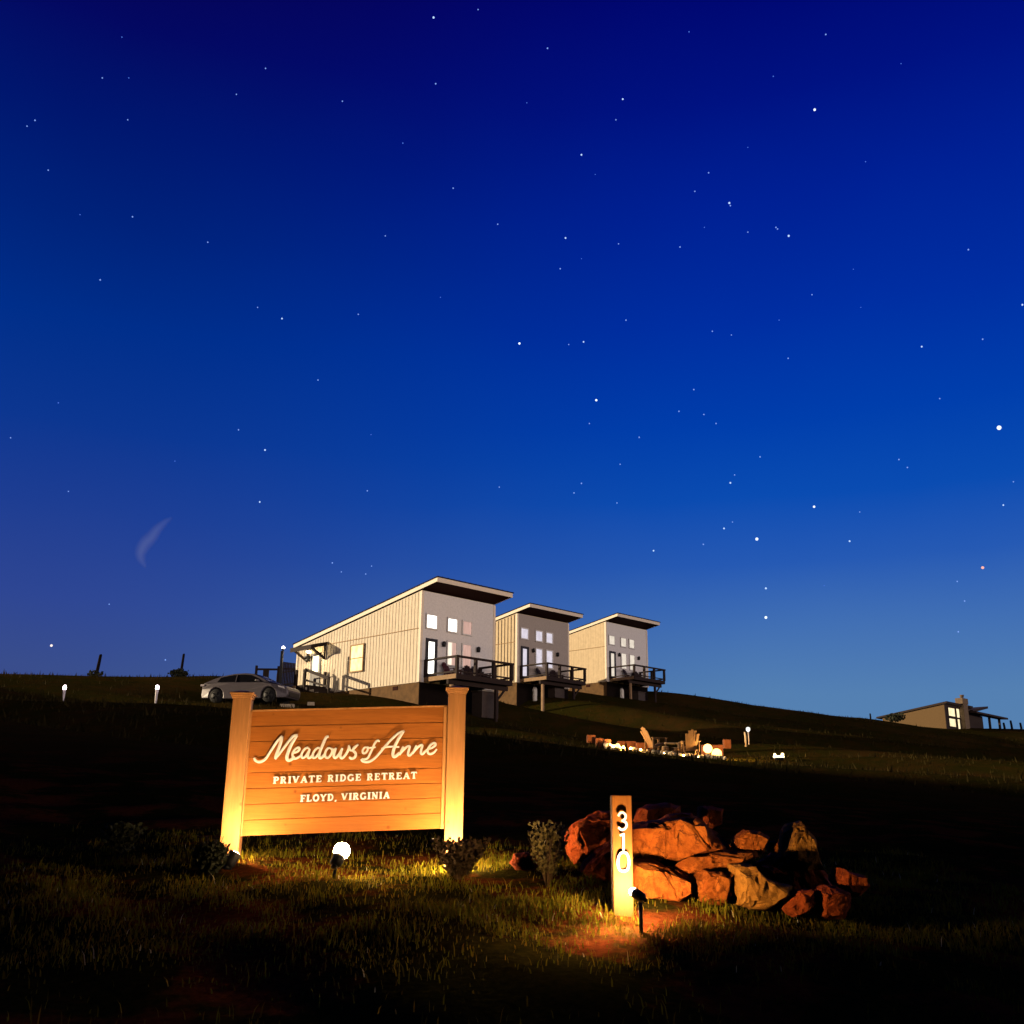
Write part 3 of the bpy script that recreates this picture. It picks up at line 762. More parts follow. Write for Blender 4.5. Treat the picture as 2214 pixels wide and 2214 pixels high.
t = thing('board_screen', at(*ZB(1510, 320), cY), 0, 'dark vertical board screen between the lamp pole and the nearest cabin', 'screen')
p0 = loc_of(ZB(1392, 5), cY, t); p1 = loc_of(ZB(1625, 15), cY, t)
k = MB(); n = 9
for i in range(n):
    a = p0[0]+(p1[0]-p0[0])*i/n; k.box(a, a+(p1[0]-p0[0])/n-.012, -.03, .0, -2.2, p0[2]-(i*.012))
k.build('board', M['house_dark'], t)
k = MB(); k.box(p0[0], p1[0], .002, .06, p0[2]-.5, p0[2]-.4); k.box(p0[0], p1[0], .002, .06, -.6, -.5); k.build('batten', M['house_dark'], t)
t = thing('lamp_pole', at(*ZA(112, 1080), 65), 0, 'black lamp pole with a small white light at its top', 'lamp')
p0 = loc_of(ZA(112, 400), 65, t)
k = MB(); k.box(p0[0]-.08, p0[0]+.08, -.08, .08, -2.4, p0[2]); k.build('pole', M['black'], t)
k = MB(); k.lathe([(.05, 0), (.05, .06), (.10, .08), (.11, .13)], (p0[0]+.05, -.02, p0[2]), 10); k.build('fixture', M['black'], t)
k = MB(); k.ball((p0[0]+.06, -.03, p0[2]+.20), .095, 12, 8); k.build('bulb', glowmat('cool_bulb', (1, .92, 1), 14), t)

# ------------------------------------------------------------------ parked car
M['car_paint'] = mat('car_paint', (.105, .09, .096), .4, .1, var=.03, spec=.4)
M['car_glass'] = mat('car_glass', (.006, .006, .008), .35, 0, var=.05, spec=.02)
M['tyre'] = mat('tyre', (.010, .010, .010), .8, var=.1)
M['rim'] = mat('rim', (.015, .015, .016), .5, .3, var=.1)
M['head_lens'] = mat('head_lens', (.80, .76, .70), .2, 0, var=.02, spec=.6)
M['tail_lens'] = mat('tail_lens', (.62, .55, .50), .25, 0, var=.02)
w0 = at(*ZB(392, 716), 56.5); w1 = at(*ZB(1322, 722), 55.7)
fwd = np.array([w1[0]-w0[0], w1[1]-w0[1]]); dist = np.linalg.norm(fwd); ca = math.atan2(fwd[1], fwd[0])
wbx = 2.85; mid = (w0+w1)/2
car = thing('parked_car', (mid[0], mid[1], g1(mid[0], mid[1])+.02), ca, 'pale grey fastback car parked nose-in beside the nearest cabin porch', 'car')
cz = (w0[2]+w1[2])/2; car.location.z = cz
sc_ = dist/wbx*.93; car.scale = (sc_, sc_, sc_)
ax0, ax1, rw = -wbx/2, wbx/2, .35
def arch(cx, n=8, R=.41): return [(cx+R*math.cos(PI-PI*i/n), .36+R*math.sin(PI-PI*i/n)) for i in range(n+1)]
low = [(-2.33, .42), (-2.28, .26)]+[(ax0-.41, .24)]+arch(ax0)+[(ax0+.41, .20), (ax1-.41, .20)]+arch(ax1)+[(ax1+.41, .22), (2.26, .24), (2.36, .38), (2.37, .60), (2.28, .74), (2.0, .84), (1.5, .93), (1.05, .98), (.2, .97), (-.8, .99), (-1.7, 1.03), (-2.2, 1.02), (-2.36, .95), (-2.30, .70)]
def cw(x, z):  # half width
    k = 1-max(0, (abs(x)-1.55)/.8)**2*.22
    return .93*k*(1 if z < .75 else 1-.10*(z-.75)/.3)
k = MB(); k.prism(low, lambda x, z: (x, -cw(x, z), z), lambda x, z: (x, cw(x, z), z))
body = k.build('body', M['car_paint'], car, .035)
gh = [(-2.15, 1.00), (-1.75, 1.17), (-1.25, 1.34), (-.6, 1.45), (.0, 1.475), (.45, 1.43), (1.0, 1.20), (1.42, .945)]
k = MB(); k.prism(gh, lambda x, z: (x, -(.84-.30*max(0, z-1.0)), z), lambda x, z: (x, (.84-.30*max(0, z-1.0)), z))
k.build('cabin', M['car_paint'], car, .03)
for s in (-1, 1):
    sg = [(-1.45, 1.035), (-1.28, 1.27), (-.65, 1.375), (.0, 1.40), (.36, 1.365), (.84, 1.16), (1.08, 1.0)]
    k = MB(); k.prism(sg, lambda x, z: (x, s*(.852-.30*max(0, z-1.0)), z), lambda x, z: (x, s*(.80-.30*max(0, z-1.0)), z)); o = k.build('side_window', M['car_glass'], car)
    k = MB(); k.bar((-.42, s*.86, 1.02), (-.42, s*.735, 1.40), .03, .05); k.build('pillar', M['car_paint'], o)
    k = MB(); k.hexa([(.72, s*.90, 1.02), (.92, s*.90, 1.0), (.92, s*1.06, 1.0), (.72, s*1.06, 1.02)], [(.74, s*.90, 1.12), (.88, s*.90, 1.12), (.88, s*1.06, 1.11), (.74, s*1.06, 1.12)]); k.build('mirror', M['car_paint'], car, .02)
k = MB(); k.hexa([(.50, -.66, 1.405), (.50, .66, 1.405), (1.38, .80, .985), (1.38, -.80, .985)], [(.515, -.66, 1.43), (.515, .66, 1.43), (1.40, .80, 1.005), (1.40, -.80, 1.005)]); k.build('windscreen', M['car_glass'], car)
for (cx) in (ax0, ax1):
    for s in (-1, 1):
        k = MB(); k.lathe([(.22, -.1), (.35, -.09), (.355, 0), (.35, .10), (.25, .115)], (cx, s*.79, .355), 24, (0, s, 0)); wl = k.build('wheel', M['tyre'], car)
        k = MB(); k.lathe([(.245, 0), (.23, .01), (.05, .02)], (cx, s*.905, .355), 20, (0, s, 0))
        for i in range(5):
            t = 2*PI*i/5; k.bar((cx, s*.935, .355), (cx+.22*math.cos(t), s*.935, .355+.22*math.sin(t)), .05, .02)
        k.build('rim', M['rim'], wl)
for s in (-1, 1):
    k = MB(); k.hexa([(2.10, s*.55, .70), (2.33, s*.45, .66), (2.20, s*.80, .66), (1.92, s*.86, .74)], [(2.05, s*.55, .80), (2.29, s*.45, .745), (2.16, s*.80, .755), (1.86, s*.845, .83)]); k.build('headlight', M['head_lens'], car)
    k = MB(); k.box(-2.385, -2.20, s*.62-.17, s*.62+.17, .86, .95); k.build('tail_light', M['tail_lens'], car)
k = MB(); k.box(2.345, 2.385, -.55, .55, .30, .52); k.build('grille', M['black'], car)
# pale timber wheel stops in front of the car
M['kerb_timber'] = mat('pale_timber', (.52, .42, .28), .8, var=.2)
ks = None
for (q0, q1, Y, lab) in ((ZB(1350, 750), ZB(1600, 735), 54.2, 'long pale wheel stop on the ground in front of the car'), (ZB(1815, 715), ZB(1930, 700), 55.2, 'short pale wheel stop below the porch steps')):
    a = at(*q0, Y); b = at(*q1, Y); mdl = (a+b)/2
    if ks is None:
        ks = thing('wheel_stop', (0, 0, 0), 0, lab, 'wheel stop', 'pale wheel stops by the parking bay')
        k = MB(); k.hexa([(-.5, -.09, -.1), (.5, -.09, -.1), (.5, .09, -.1), (-.5, .09, -.1)], [(-.48, -.07, .09), (.48, -.07, .09), (.48, .07, .09), (-.48, .07, .09)]); k.build('block', M['kerb_timber'], ks, .02); o = ks
    else: o = dup(ks, (0, 0, 0), 0, lab)
    o.location = tuple(mdl); o.scale = (np.linalg.norm(b-a), 1, 1); o.rotation_euler = (0, 0, math.atan2(b[1]-a[1], b[0]-a[0]))

# ------------------------------------------------------------------ path lights on the left lawn
M['bollard_white'] = mat('bollard_white', (.72, .66, .66), .5, var=.08)
M['bollard_glow'] = glowmat('bollard_glow', (1, .80, .90), 22)
bl = None
for (q, lab) in (((135, 1524), 'left white bollard light glowing on the dark lawn'), ((336, 1524), 'white bollard light on the lawn nearer the parked car')):
    loc = at(*q, 45)
    if bl is None:
        bl = thing('bollard_light', loc, 0, lab, 'path light', 'white bollard lights on the left lawn')
        k = MB(); k.lathe([(.04, -.5), (.04, .0), (.055, .45), (.065, .66)], n=12); k.build('post', M['bollard_white'], bl)
        k = MB(); k.lathe([(.056, .67), (.066, .72), (.064, .80), (.04, .84)], n=16); k.build('lamp', M['bollard_glow'], bl)
        k = MB(); k.lathe([(.085, .842), (.07, .86), (.03, .87)], n=16); k.build('cap', M['black'], bl)
    else: bl = dup(bl, loc, 0, lab)

# ------------------------------------------------------------------ fire-pit terrace
PY = 48
M['chair_wood'] = mat('chair_wood', (.14, .075, .03), .8, var=.15)
M['gravel'] = mat('pale_gravel', (.46, .36, .22), .95, var=.35, scale=14, bump=.8, bscale=30)
M['stone_pale'] = mat('pale_stone', (.55, .44, .28), .9, var=.25, scale=8)
M['block_red'] = mat('red_block', (.17, .055, .02), .9, var=.25, scale=5)
edge = [(300, 195, 49.6), (380, 222, 49.2), (560, 240, 48.8), (750, 258, 48.2), (880, 283, 47.8), (1000, 293, 47.5), (1140, 300, 47.3), (1290, 312, 47.0)]
ew = [at(*Z4(x, y), Y) for x, y, Y in edge]
pad = MB(); n = len(ew)
top = []
for i, w in enumerate(ew): top.append((w[0], w[1], w[2]))
for i, w in enumerate(ew[::-1]): top.append((w[0]+.9, w[1]+4.6, w[2]+.13))
pad.prism([(i, 0) for i in range(2*n)], lambda i, _: top[i], lambda i, _: (top[i][0], top[i][1], top[i][2]-.9))
o = pad.build('gravel_terrace', M['gravel']); o['kind'] = 'structure'
st0 = None
g = np.random.default_rng(11)
for i in range(34):
    t = i/33*(n-1); k_ = min(int(t), n-2); f_ = t-k_
    w = ew[k_]*(1-f_)+ew[k_+1]*f_
    s_ = g.uniform(.08, .17)
    if st0 is None:
        bm = bmesh.new(); bmesh.ops.create_icosphere(bm, subdivisions=2, radius=1)
        for v in bm.verts: v.co *= 1+.16*math.sin(3*v.co.x+2*v.co.y)+.1*math.sin(5*v.co.z+v.co.x*4)
        me = bpy.data.meshes.new('edging_stone'); bm.to_mesh(me); bm.free(); me.materials.append(M['stone_pale'])
        st0 = bpy.data.objects.new('edging_stone', me); o = st0
        tag(o, 'pale rounded stone in the lit row edging the fire terrace', 'stone', 'pale stones edging the fire terrace')
    else: o = st0.copy()
    C.objects.link(o)
    o.location = (w[0]+g.uniform(-.05, .05), w[1]-.08+g.uniform(-.15, .15), w[2]+s_*.3); o.scale = (s_*g.uniform(.9, 1.4), s_, s_*g.uniform(.6, .9)); o.rotation_euler = (0, 0, g.uniform(0, 6))
a = at(*Z4(1010, 275), PY); adirondack('adirondack_chair', 'wooden fan-back garden chair facing the camera by the two bright lamps', M['chair_wood'], 'wooden chairs on the fire terrace', a, PI*1.02)
a = at(*Z4(735, 245), PY+.6); adirondack('adirondack_chair', 'wooden fan-back garden chair turned sideways, left of the other chair', M['chair_wood'], 'wooden chairs on the fire terrace', a, PI*.62)
# glowing globe lamps at the terrace
M['globe_glow'] = glowmat('globe_glow', (1, .60, .15), 4.2)
M['tiny_glow'] = glowmat('tiny_glow', (1, .52, .13), 60)
def globe_lamp(q, Y, rad, label, h=.25):
    w = at(*q, Y); zg = w[2]-h
    r = thing('globe_lamp', (w[0], w[1], zg), 0, label, 'lamp', 'glowing globe lamps on the fire terrace')
    k = MB(); k.ball((0, 0, h), rad, 18, 12); k.build('globe', M['globe_glow' if rad > .06 else 'tiny_glow'], r)
    k = MB(); k.lathe([(.05, -.1), (.05, h-rad*.9), (.09, h-rad*.88)], n=10); k.build('stake', M['black'], r)
    if rad > .06:
        for dx_ in (-1, 1):
            pl_ = bpy.data.lights.new('globe_light', 'POINT'); pl_.energy = 300*(rad/.21); pl_.color = (1, .55, .16); pl_.shadow_soft_size = .05
            po_ = bpy.data.objects.new('globe_light', pl_); C.objects.link(po_); po_.parent = r; po_.location = (dx_*(rad+.08), -.06, h+rad*.35)
globe_lamp(Z4(1160, 226), 48.3, .21, 'bright globe lamp nearest the garden chair', .52)
globe_lamp(Z4(1235, 268), 47.6, .225, 'lower bright globe lamp at the right end of the terrace edge', .30)
globe_lamp(Z4(408, 203), 48.9, .11, 'small bright lamp at the left end of the terrace edge', .16)
for q, Y, lab in ((Z4(455, 214), 48.7, 'tiny lamp among the left stones, second from the left end'), (Z4(515, 224), 48.5, 'tiny lamp among the left stones, third from the left end'), (Z4(600, 236), 48.3, 'tiny lamp on the terrace edge left of the sideways chair'),
                  (Z4(800, 262), 47.8, 'tiny lamp on the terrace edge below the gap between the chairs'), (Z4(960, 284), 47.3, 'tiny lamp on the terrace edge in front of the facing chair'), (Z4(1080, 292), 47.2, 'tiny lamp on the terrace edge right of the facing chair')):
    globe_lamp(q, Y, .05, lab, .10)
# low table, log stools, wall blocks
M['table_top'] = mat('table_top', (.62, .46, .26), .7, var=.1)
a = at(*Z4(875, 262), 48.2)
t = thing('low_table', a, 0, 'small low table left of the facing garden chair', 'table')
k = MB(); k.box(-.42, .42, -.25, .25, .40, .45); k.build('table_top', M['table_top'], t, .01)
for sx in (-1, 1):
    for sy in (-1, 1):
        k = MB(); k.box(sx*.36-.03, sx*.36+.03, sy*.2-.03, sy*.2+.03, -.05, .399); k.build('leg', M['chair_wood'], t)
for (q, rr, hh, lab) in ((Z4(890, 275), .20, .34, 'round log stool in front of the low table'), (Z4(927, 272), .09, .55, 'short upright post beside the log stool'), (Z4(805, 240), .16, .2, 'small log stool between the chairs')):
    a = at(*q, 47.9)
    t = thing('log_stool', (a[0], a[1], a[2]-.05), 0, lab, 'log stool', 'log stools on the fire terrace')
    k = MB(); k.lathe([(rr, 0), (rr*1.04, hh*.4), (rr*.98, hh)], n=14); k.build('log', M['chair_wood'], t)
    k = MB(); k.lathe([(rr*.92, hh+.001), (rr*.9, hh+.012)], n=14); k.build('cut_end', M['table_top'], t)
for (x0, x1, y0, y1, Y, lab) in ((150, 222, 112, 134, 50, 'upper red wall block left of the terrace'), (222, 290, 140, 168, 49.8, 'middle red wall block left of the terrace'), (292, 352, 148, 172, 49.7, 'lower red wall block next to the lit stones'),
                             (405, 560, 165, 215, 51.5, 'long reddish bank wall stretch behind the left stones'), (562, 700, 178, 232, 51.2, 'long reddish bank wall stretch behind the sideways chair'), (1290, 1350, 150, 185, 52, 'dim red wall block right of the bright lamps'), (1110, 1285, 196, 240, 51.6, 'long red bank wall stretch right behind the two bright lamps')):
    a = at(*Z4(x0, y1), Y); b_ = at(*Z4(x1, y0), Y)
    k = MB(); k.box(-(b_[0]-a[0])/2, (b_[0]-a[0])/2, -.15, .2, -.25, b_[2]-a[2])
    o = k.build('wall_block', M['block_red'], None, .04, ((a[0]+b_[0])/2, Y, a[2]))
    tag(o, lab, 'wall block', 'red wall blocks round the fire terrace')
# low flood light on the grass and little marker lights right of the terrace
w = at(*Z4(1755, 322), 46.5)
t = thing('flood_light', w, 0, 'wide low flood light glowing alone on the dark slope right of the terrace', 'flood light')
k = MB(); k.lathe([(.20, 0), (.27, .05), (.29, .12)], (0, 0, 0), 18); k.build('bowl', M['black'], t)
k = MB(); k.lathe([(.275, .121), (.29, .18), (.27, .22), (.05, .20)], n=18); k.lathe([(.05, .2), (.08, .28), (.04, .34)], (-.2, 0, 0), 10); k.lathe([(.05, .2), (.09, .30), (.05, .36)], (.2, 0, 0), 10)
k.build('lens', glowmat('flood_glow', (1, .80, .36), 4), t)
t.scale = (.85, .85, .85)
w = at(*Z4(1500, 122), 52)
t = thing('marker_light', w, 0, 'tiny white marker light on a stake above the terrace', 'path light')
k = MB(); k.lathe([(.03, -.4), (.03, .22)], n=8); k.build('stake', M['bollard_white'], t)
k = MB(); k.lathe([(.05, .221), (.10, .28), (.10, .40), (.04, .44)], n=12); k.build('lamp', glowmat('marker_glow', (.9, .9, .8), 1.4), t)
w = at(*Z4(1475, 160), 52)
t = thing('stake', w, 0, 'short pale stake just left of the tiny marker light', 'stake')
k = MB(); k.tube([(0, 0, -.3), (0.01, 0, .2), (-.02, 0, .42)], [.05, .05, .04], 8); k.build('shaft', M['kerb_timber'], t)

# ------------------------------------------------------------------ the timber sign
pl = at(510, 1700, 7.93); prr = at(983, 1700, 8.07)
sx = np.array([prr[0]-pl[0], prr[1]-pl[1], 0]); SW = np.linalg.norm(sx); sx /= SW
sn = np.array([sx[1], -sx[0], 0])            # towards the viewer
s0 = np.array([pl[0], pl[1], 0]); gs = g1(*(s0+sx*SW/2)[:2])
sign = thing('timber_sign', (s0[0], s0[1], gs), math.atan2(sx[1], sx[0]), 'large lit cedar sign with white lettering between two capped square posts', 'sign')
PW = .136
def sp(px, d):   # local (x, z) of a pixel on the sign plane lying d in front of the post centres
    w = on_plane(px[0], px[1], s0+sn*d, sn)-s0
    return (float(w@sx), float(w[2]-gs))
def post(x, ptop, pbot_depth):
    zt = sp(ptop, PW/2)[1]
    k = MB(); k.box(x-PW/2, x+PW/2, -PW/2, PW/2, -pbot_depth, zt-.045)
    o = k.build('post', M['post_wood'], sign, .004)
    c = MB(); e = PW/2
    for (gr, z0, z1) in ((.006, -.0449, -.030), (.013, -.0299, -.016), (.021, -.0159, .0)):
        c.box(x-e-gr, x+e+gr, -e-gr, e+gr, zt+z0, zt+z1)
    c.hexa([(x-e-.017, -e-.017, zt+.0001), (x+e+.017, -e-.017, zt+.0001), (x+e+.017, e+.017, zt+.0001), (x-e-.017, e+.017, zt+.0001)], [(x-.02, -.02, zt+.018), (x+.02, -.02, zt+.018), (x+.02, .02, zt+.018), (x-.02, .02, zt+.018)])
    c.build('post_cap', M['post_wood'], o, .003)
    return o
cl = sp((ZD(448, 1306)[0], ZD(448, 1306)[1]), PW/2)
xl = (sp((ZD(429, 1312)), PW/2)[0]+sp((ZD(463, 1312)), PW/2)[0])/2*.0+0
post(0.0, ZD(448, 1306), .5); post(SW, ZD(857, 1297), .5)
# boards: a row of shiplap planks, each line read off the picture on both ends
D0 = .012
tlx = [(250, 238), (246, 350), (240, 465), (232, 578), (222, 697), (210, 815), (205, 933), (198, 1050), (190, 1170)]
trx = [(1745, 202), (1742, 318), (1740, 432), (1738, 545), (1737, 658), (1736, 770), (1734, 880), (1733, 995), (1732, 1112)]
xa, xb = PW/2-.001, SW-PW/2+.001
rows = []
for (a, b) in zip(tlx, trx):
    A = sp(Z7(*a), D0); B = sp(Z7(*b), D0)
    sl_ = (B[1]-A[1])/(B[0]-A[0]); rows.append((A[1]+sl_*(xa-A[0]), A[1]+sl_*(xb-A[0])))
k = MB()
for i in range(8):
    (zl1, zr1), (zl0, zr0) = rows[i], rows[i+1]
    dfr = -D0-.002*(i % 3); g_ = .0045
    k.hexa([(xa, dfr, zl0+g_), (xb, dfr, zr0+g_), (xb, .015, zr0+g_), (xa, .015, zl0+g_)], [(xa, dfr, zl1), (xb, dfr, zr1), (xb, .015, zr1), (xa, .015, zl1)])
    k.hexa([(xa, -D0+.010, zl0-.006), (xb, -D0+.010, zr0-.006), (xb, .013, zr0-.006), (xa, .013, zl0-.006)], [(xa, -D0+.010, zl0+g_-.0002), (xb, -D0+.010, zr0+g_-.0002), (xb, .013, zr0+g_-.0002), (xa, .013, zl0+g_-.0002)]) if i < 7 else None
panel = k.build('panel', M['sign_wood'], sign, .0015)
for x0_, x1_ in ((xb-.032, xb-.0005), (xa+.0005, xa+.012)):
    f0 = (x0_-xa)/(xb-xa); f1 = (x1_-xa)/(xb-xa)
    L0, R0_ = rows[8]; L1, R1 = rows[0]
    k = MB(); k.hexa([(x0_, -D0-.018, L0+(R0_-L0)*f0), (x1_, -D0-.018, L0+(R0_-L0)*f1), (x1_, -D0-.0062, L0+(R0_-L0)*f1), (x0_, -D0-.0062, L0+(R0_-L0)*f0)], [(x0_, -D0-.018, L1+(R1-L1)*f0), (x1_, -D0-.018, L1+(R1-L1)*f1), (x1_, -D0-.0062, L1+(R1-L1)*f1), (x0_, -D0-.0062, L1+(R1-L1)*f0)])
    k.build('trim_strip', M['post_wood'], sign)
k = MB()
k.hexa([(xa, -D0-.010, rows[0][0]+.0005), (xb, -D0-.010, rows[0][1]+.0005), (xb, .02, rows[0][1]+.0005), (xa, .02, rows[0][0]+.0005)], [(xa, -D0-.010, rows[0][0]+.012), (xb, -D0-.010, rows[0][1]+.012), (xb, .02, rows[0][1]+.012), (xa, .02, rows[0][0]+.012)])
k.build('top_cap', M['post_wood'], sign)

def catmull(pts, n=7):
    if len(pts) < 3: return [tuple(map(float, p)) for p in pts]
    p = [np.array(q, float) for q in pts]; p = [2*p[0]-p[1]]+p+[2*p[-1]-p[-2]]
    out = []
    for i in range(1, len(p)-2):
        for j in range(n):
            t = j/n
            out.append(tuple(.5*((2*p[i])+(-p[i-1]+p[i+1])*t+(2*p[i-1]-5*p[i]+4*p[i+1]-p[i+2])*t*t+(-p[i-1]+3*p[i]-3*p[i+1]+p[i+2])*t**3)))
    out.append(tuple(p[-2])); return out
LD = D0+.016    # lettering plane
SC = [ # stroke points in zoomed pixels and the stroke's half width there
 ([(128, 386), (142, 414), (182, 427), (235, 400), (290, 318), (345, 235), (395, 178)], 10.5),
 ([(397, 182), (376, 262), (345, 345), (328, 400)], 12.5),
 ([(328, 402), (400, 308), (468, 218), (505, 180), (543, 170)], 10.5),
 ([(538, 174), (484, 258), (450, 340), (440, 392), (458, 412), (490, 398), (512, 372)], 13),
 ([(500, 345), (538, 330), (560, 306), (548, 290), (520, 304), (497, 342), (496, 380), (516, 396), (548, 384), (580, 358)], 9.5),
 ([(655, 304), (628, 292), (594, 322), (578, 362), (588, 388), (616, 374), (645, 332), (660, 302)], 9.5),
 ([(660, 302), (644, 342), (638, 376), (654, 390), (684, 366), (690, 352)], 10.5),
 ([(762, 304), (734, 294), (702, 322), (684, 362), (692, 388), (720, 376), (752, 330)], 9.5),
 ([(838, 184), (812, 196), (782, 262), (754, 330), (746, 372), (760, 390), (788, 368), (800, 350)], 12),
 ([(862, 300), (834, 296), (808, 328), (804, 372), (826, 388), (856, 362), (872, 322), (862, 300), (884, 312), (908, 296)], 9.5),
 ([(908, 292), (892, 336), (886, 374), (902, 388), (930, 362), (958, 316), (966, 296)], 10.5),
 ([(966, 294), (952, 340), (948, 376), (966, 390), (1000, 356), (1026, 306), (1030, 268)], 10.5),
 ([(1030, 266), (1040, 312), (1062, 316), (1090, 286), (1118, 260)], 9),
 ([(1110, 266), (1080, 290), (1070, 318), (1092, 346), (1086, 380), (1056, 394), (1030, 382)], 11),
 ([(1206, 288), (1180, 290), (1160, 316), (1164, 344), (1188, 340), (1208, 312), (1206, 288), (1228, 300)], 8.5),
 ([(1322, 236), (1304, 222), (1280, 242), (1254, 296), (1230, 350), (1206, 390), (1176, 402), (1152, 396)], 9),
 ([(1222, 296), (1254, 290), (1286, 286)], 7),
 ([(1142, 400), (1160, 420), (1200, 427), (1246, 412), (1300, 366), (1370, 282), (1440, 206), (1500, 154), (1556, 130)], 10),
 ([(1552, 132), (1500, 208), (1460, 290), (1446, 352), (1458, 378), (1488, 362), (1508, 338)], 12.5),
 ([(1336, 302), (1380, 286), (1440, 282), (1508, 286)], 8),
 ([(1548, 278), (1530, 316), (1508, 364)], 10),
 ([(1512, 358), (1548, 312), (1584, 280), (1606, 282), (1596, 322), (1590, 356), (1606, 366), (1632, 340), (1650, 318)], 9.5),
 ([(1672, 268), (1654, 306), (1632, 352)], 10),
 ([(1636, 346), (1670, 300), (1706, 268), (1726, 272), (1716, 310), (1712, 344), (1728, 352), (1752, 328), (1772, 308)], 9.5),
 ([(1778, 308), (1822, 290), (1852, 266), (1842, 248), (1808, 262), (1780, 304), (1778, 338), (1800, 352), (1836, 338), (1864, 306)], 9.5)]
PXM = 8/FPX/4.391/.98     # one zoomed pixel in metres on the sign
k = MB()
for pts, hw in SC:
    hw = hw*1.12
    c = catmull(pts); nn = len(c); path = []; rad = []
    for i, q in enumerate(c):
        l = sp(ZT(*q), LD); path.append((l[0], -LD, l[1]))
        e = min(i, nn-1-i)/max(1, nn-1)
        rad.append(hw*PXM*(.72+.28*min(1, e*8)))
    k.tube(path, rad, 10, squash=(0, 1, 0))
k.build('script_lettering', M['letter'], sign)

# slab-serif capitals made of thick strokes; unit cap height, returns list of (polyline, half width)
ST, TH = .105, .062
def serif(x, y, w=.2): return ([(x-w, y+(.035 if y < .5 else -.035)), (x+w, y+(.035 if y < .5 else -.035))], .045)
def arc(cx, cy, rx, ry, a0, a1, n=12): return [(cx+rx*math.cos(math.radians(a0+(a1-a0)*i/n)), cy+ry*math.sin(math.radians(a0+(a1-a0)*i/n))) for i in range(n+1)]
def stem(x): return [([(x, 0), (x, 1)], ST), serif(x, 0), serif(x, 1)]
GL = {
 'P': (.78, stem(.2)+[([(.2, .95), (.42, .95)]+arc(.42, .72, .24, .23, 90, -90)+[(.2, .49)], .075)]),
 'R': (.86, stem(.2)+[([(.2, .95), (.42, .95)]+arc(.42, .73, .22, .22, 90, -90)+[(.2, .51)], .075), ([(.42, .5), (.66, .06), (.80, .04)], .09)]),
 'I': (.44, stem(.22)),
 'V': (.90, [([(.14, .96), (.45, .04)], .105), ([(.45, .04), (.74, .96)], .06), serif(.14, 1, .17), serif(.76, 1, .15)]),
 'A': (.90, [([(.14, .04), (.44, .96)], .06), ([(.44, .96), (.76, .04)], .105), ([(.26, .32), (.62, .32)], .05), serif(.14, 0, .15), serif(.76, 0, .17)]),
 'T': (.82, [([(.41, 0), (.41, .96)], ST), serif(.41, 0), ([(.04, .95), (.78, .95)], .06), ([(.05, .95), (.05, .74)], .045), ([(.77, .95), (.77, .74)], .045)]),
 'E': (.76, stem(.2)+[([(.2, .95), (.66, .95)], .055), ([(.66, .97), (.66, .74)], .045), ([(.2, .51), (.52, .51)], .05), ([(.52, .62), (.52, .40)], .04), ([(.2, .05), (.69, .05)], .055), ([(.69, .03), (.69, .27)], .045)]),
 'F': (.72, stem(.2)+[([(.2, .95), (.66, .95)], .055), ([(.66, .97), (.66, .74)], .045), ([(.2, .49), (.52, .49)], .05), ([(.52, .6), (.52, .38)], .04)]),
 'L': (.72, stem(.2)+[([(.2, .05), (.66, .05)], .055), ([(.66, .03), (.66, .30)], .045)]),
 'D': (.86, stem(.2)+[([(.2, .95), (.36, .95)]+arc(.36, .5, .38, .45, 90, -90, 16)+[(.2, .05)], .08)]),
 'O': (.92, [(arc(.46, .5, .34, .44, 0, 360, 24), .092)]),
 'G': (.92, [(arc(.46, .5, .35, .44, 48, 330, 22), .09), ([(.76, .06), (.76, .42)], .09), ([(.58, .42), (.88, .42)], .045), ([(.74, .96), (.74, .74)], .04)]),
 'Y': (.86, [([(.12, .96), (.42, .46)], .10), ([(.74, .96), (.42, .46)], .06), ([(.42, .48), (.42, 0)], ST), serif(.42, 0), serif(.13, 1, .16), serif(.74, 1, .14)]),
 'N': (.92, [([(.18, 0), (.18, .98)], .06), ([(.16, .97), (.74, .03)], .105), ([(.74, 0), (.74, 1)], .06), serif(.18, 0, .16), serif(.12, 1, .13), serif(.74, 1, .16)]),
 ',': (.36, [([(.16, .06), (.18, -.04), (.10, -.2)], .085)]),
}
def ribbon(mb, pts, hw, y0, y1):
    pts = [np.array(p) for p in pts]; L = []; Rr = []
    for i, p in enumerate(pts):
        d = pts[min(i+1, len(pts)-1)]-pts[max(i-1, 0)]; d = d/max(1e-9, np.linalg.norm(d)); nrm = np.array([-d[1], d[0]])
        L.append(p+nrm*hw); Rr.append(p-nrm*hw)
    for i in range(len(pts)-1):
        mb.hexa([(Rr[i][0], y0, Rr[i][1]), (Rr[i+1][0], y0, Rr[i+1][1]), (L[i+1][0], y0, L[i+1][1]), (L[i][0], y0, L[i][1])], [(Rr[i][0], y1, Rr[i][1]), (Rr[i+1][0], y1, Rr[i+1][1]), (L[i+1][0], y1, L[i+1][1]), (L[i][0], y1, L[i][1])])
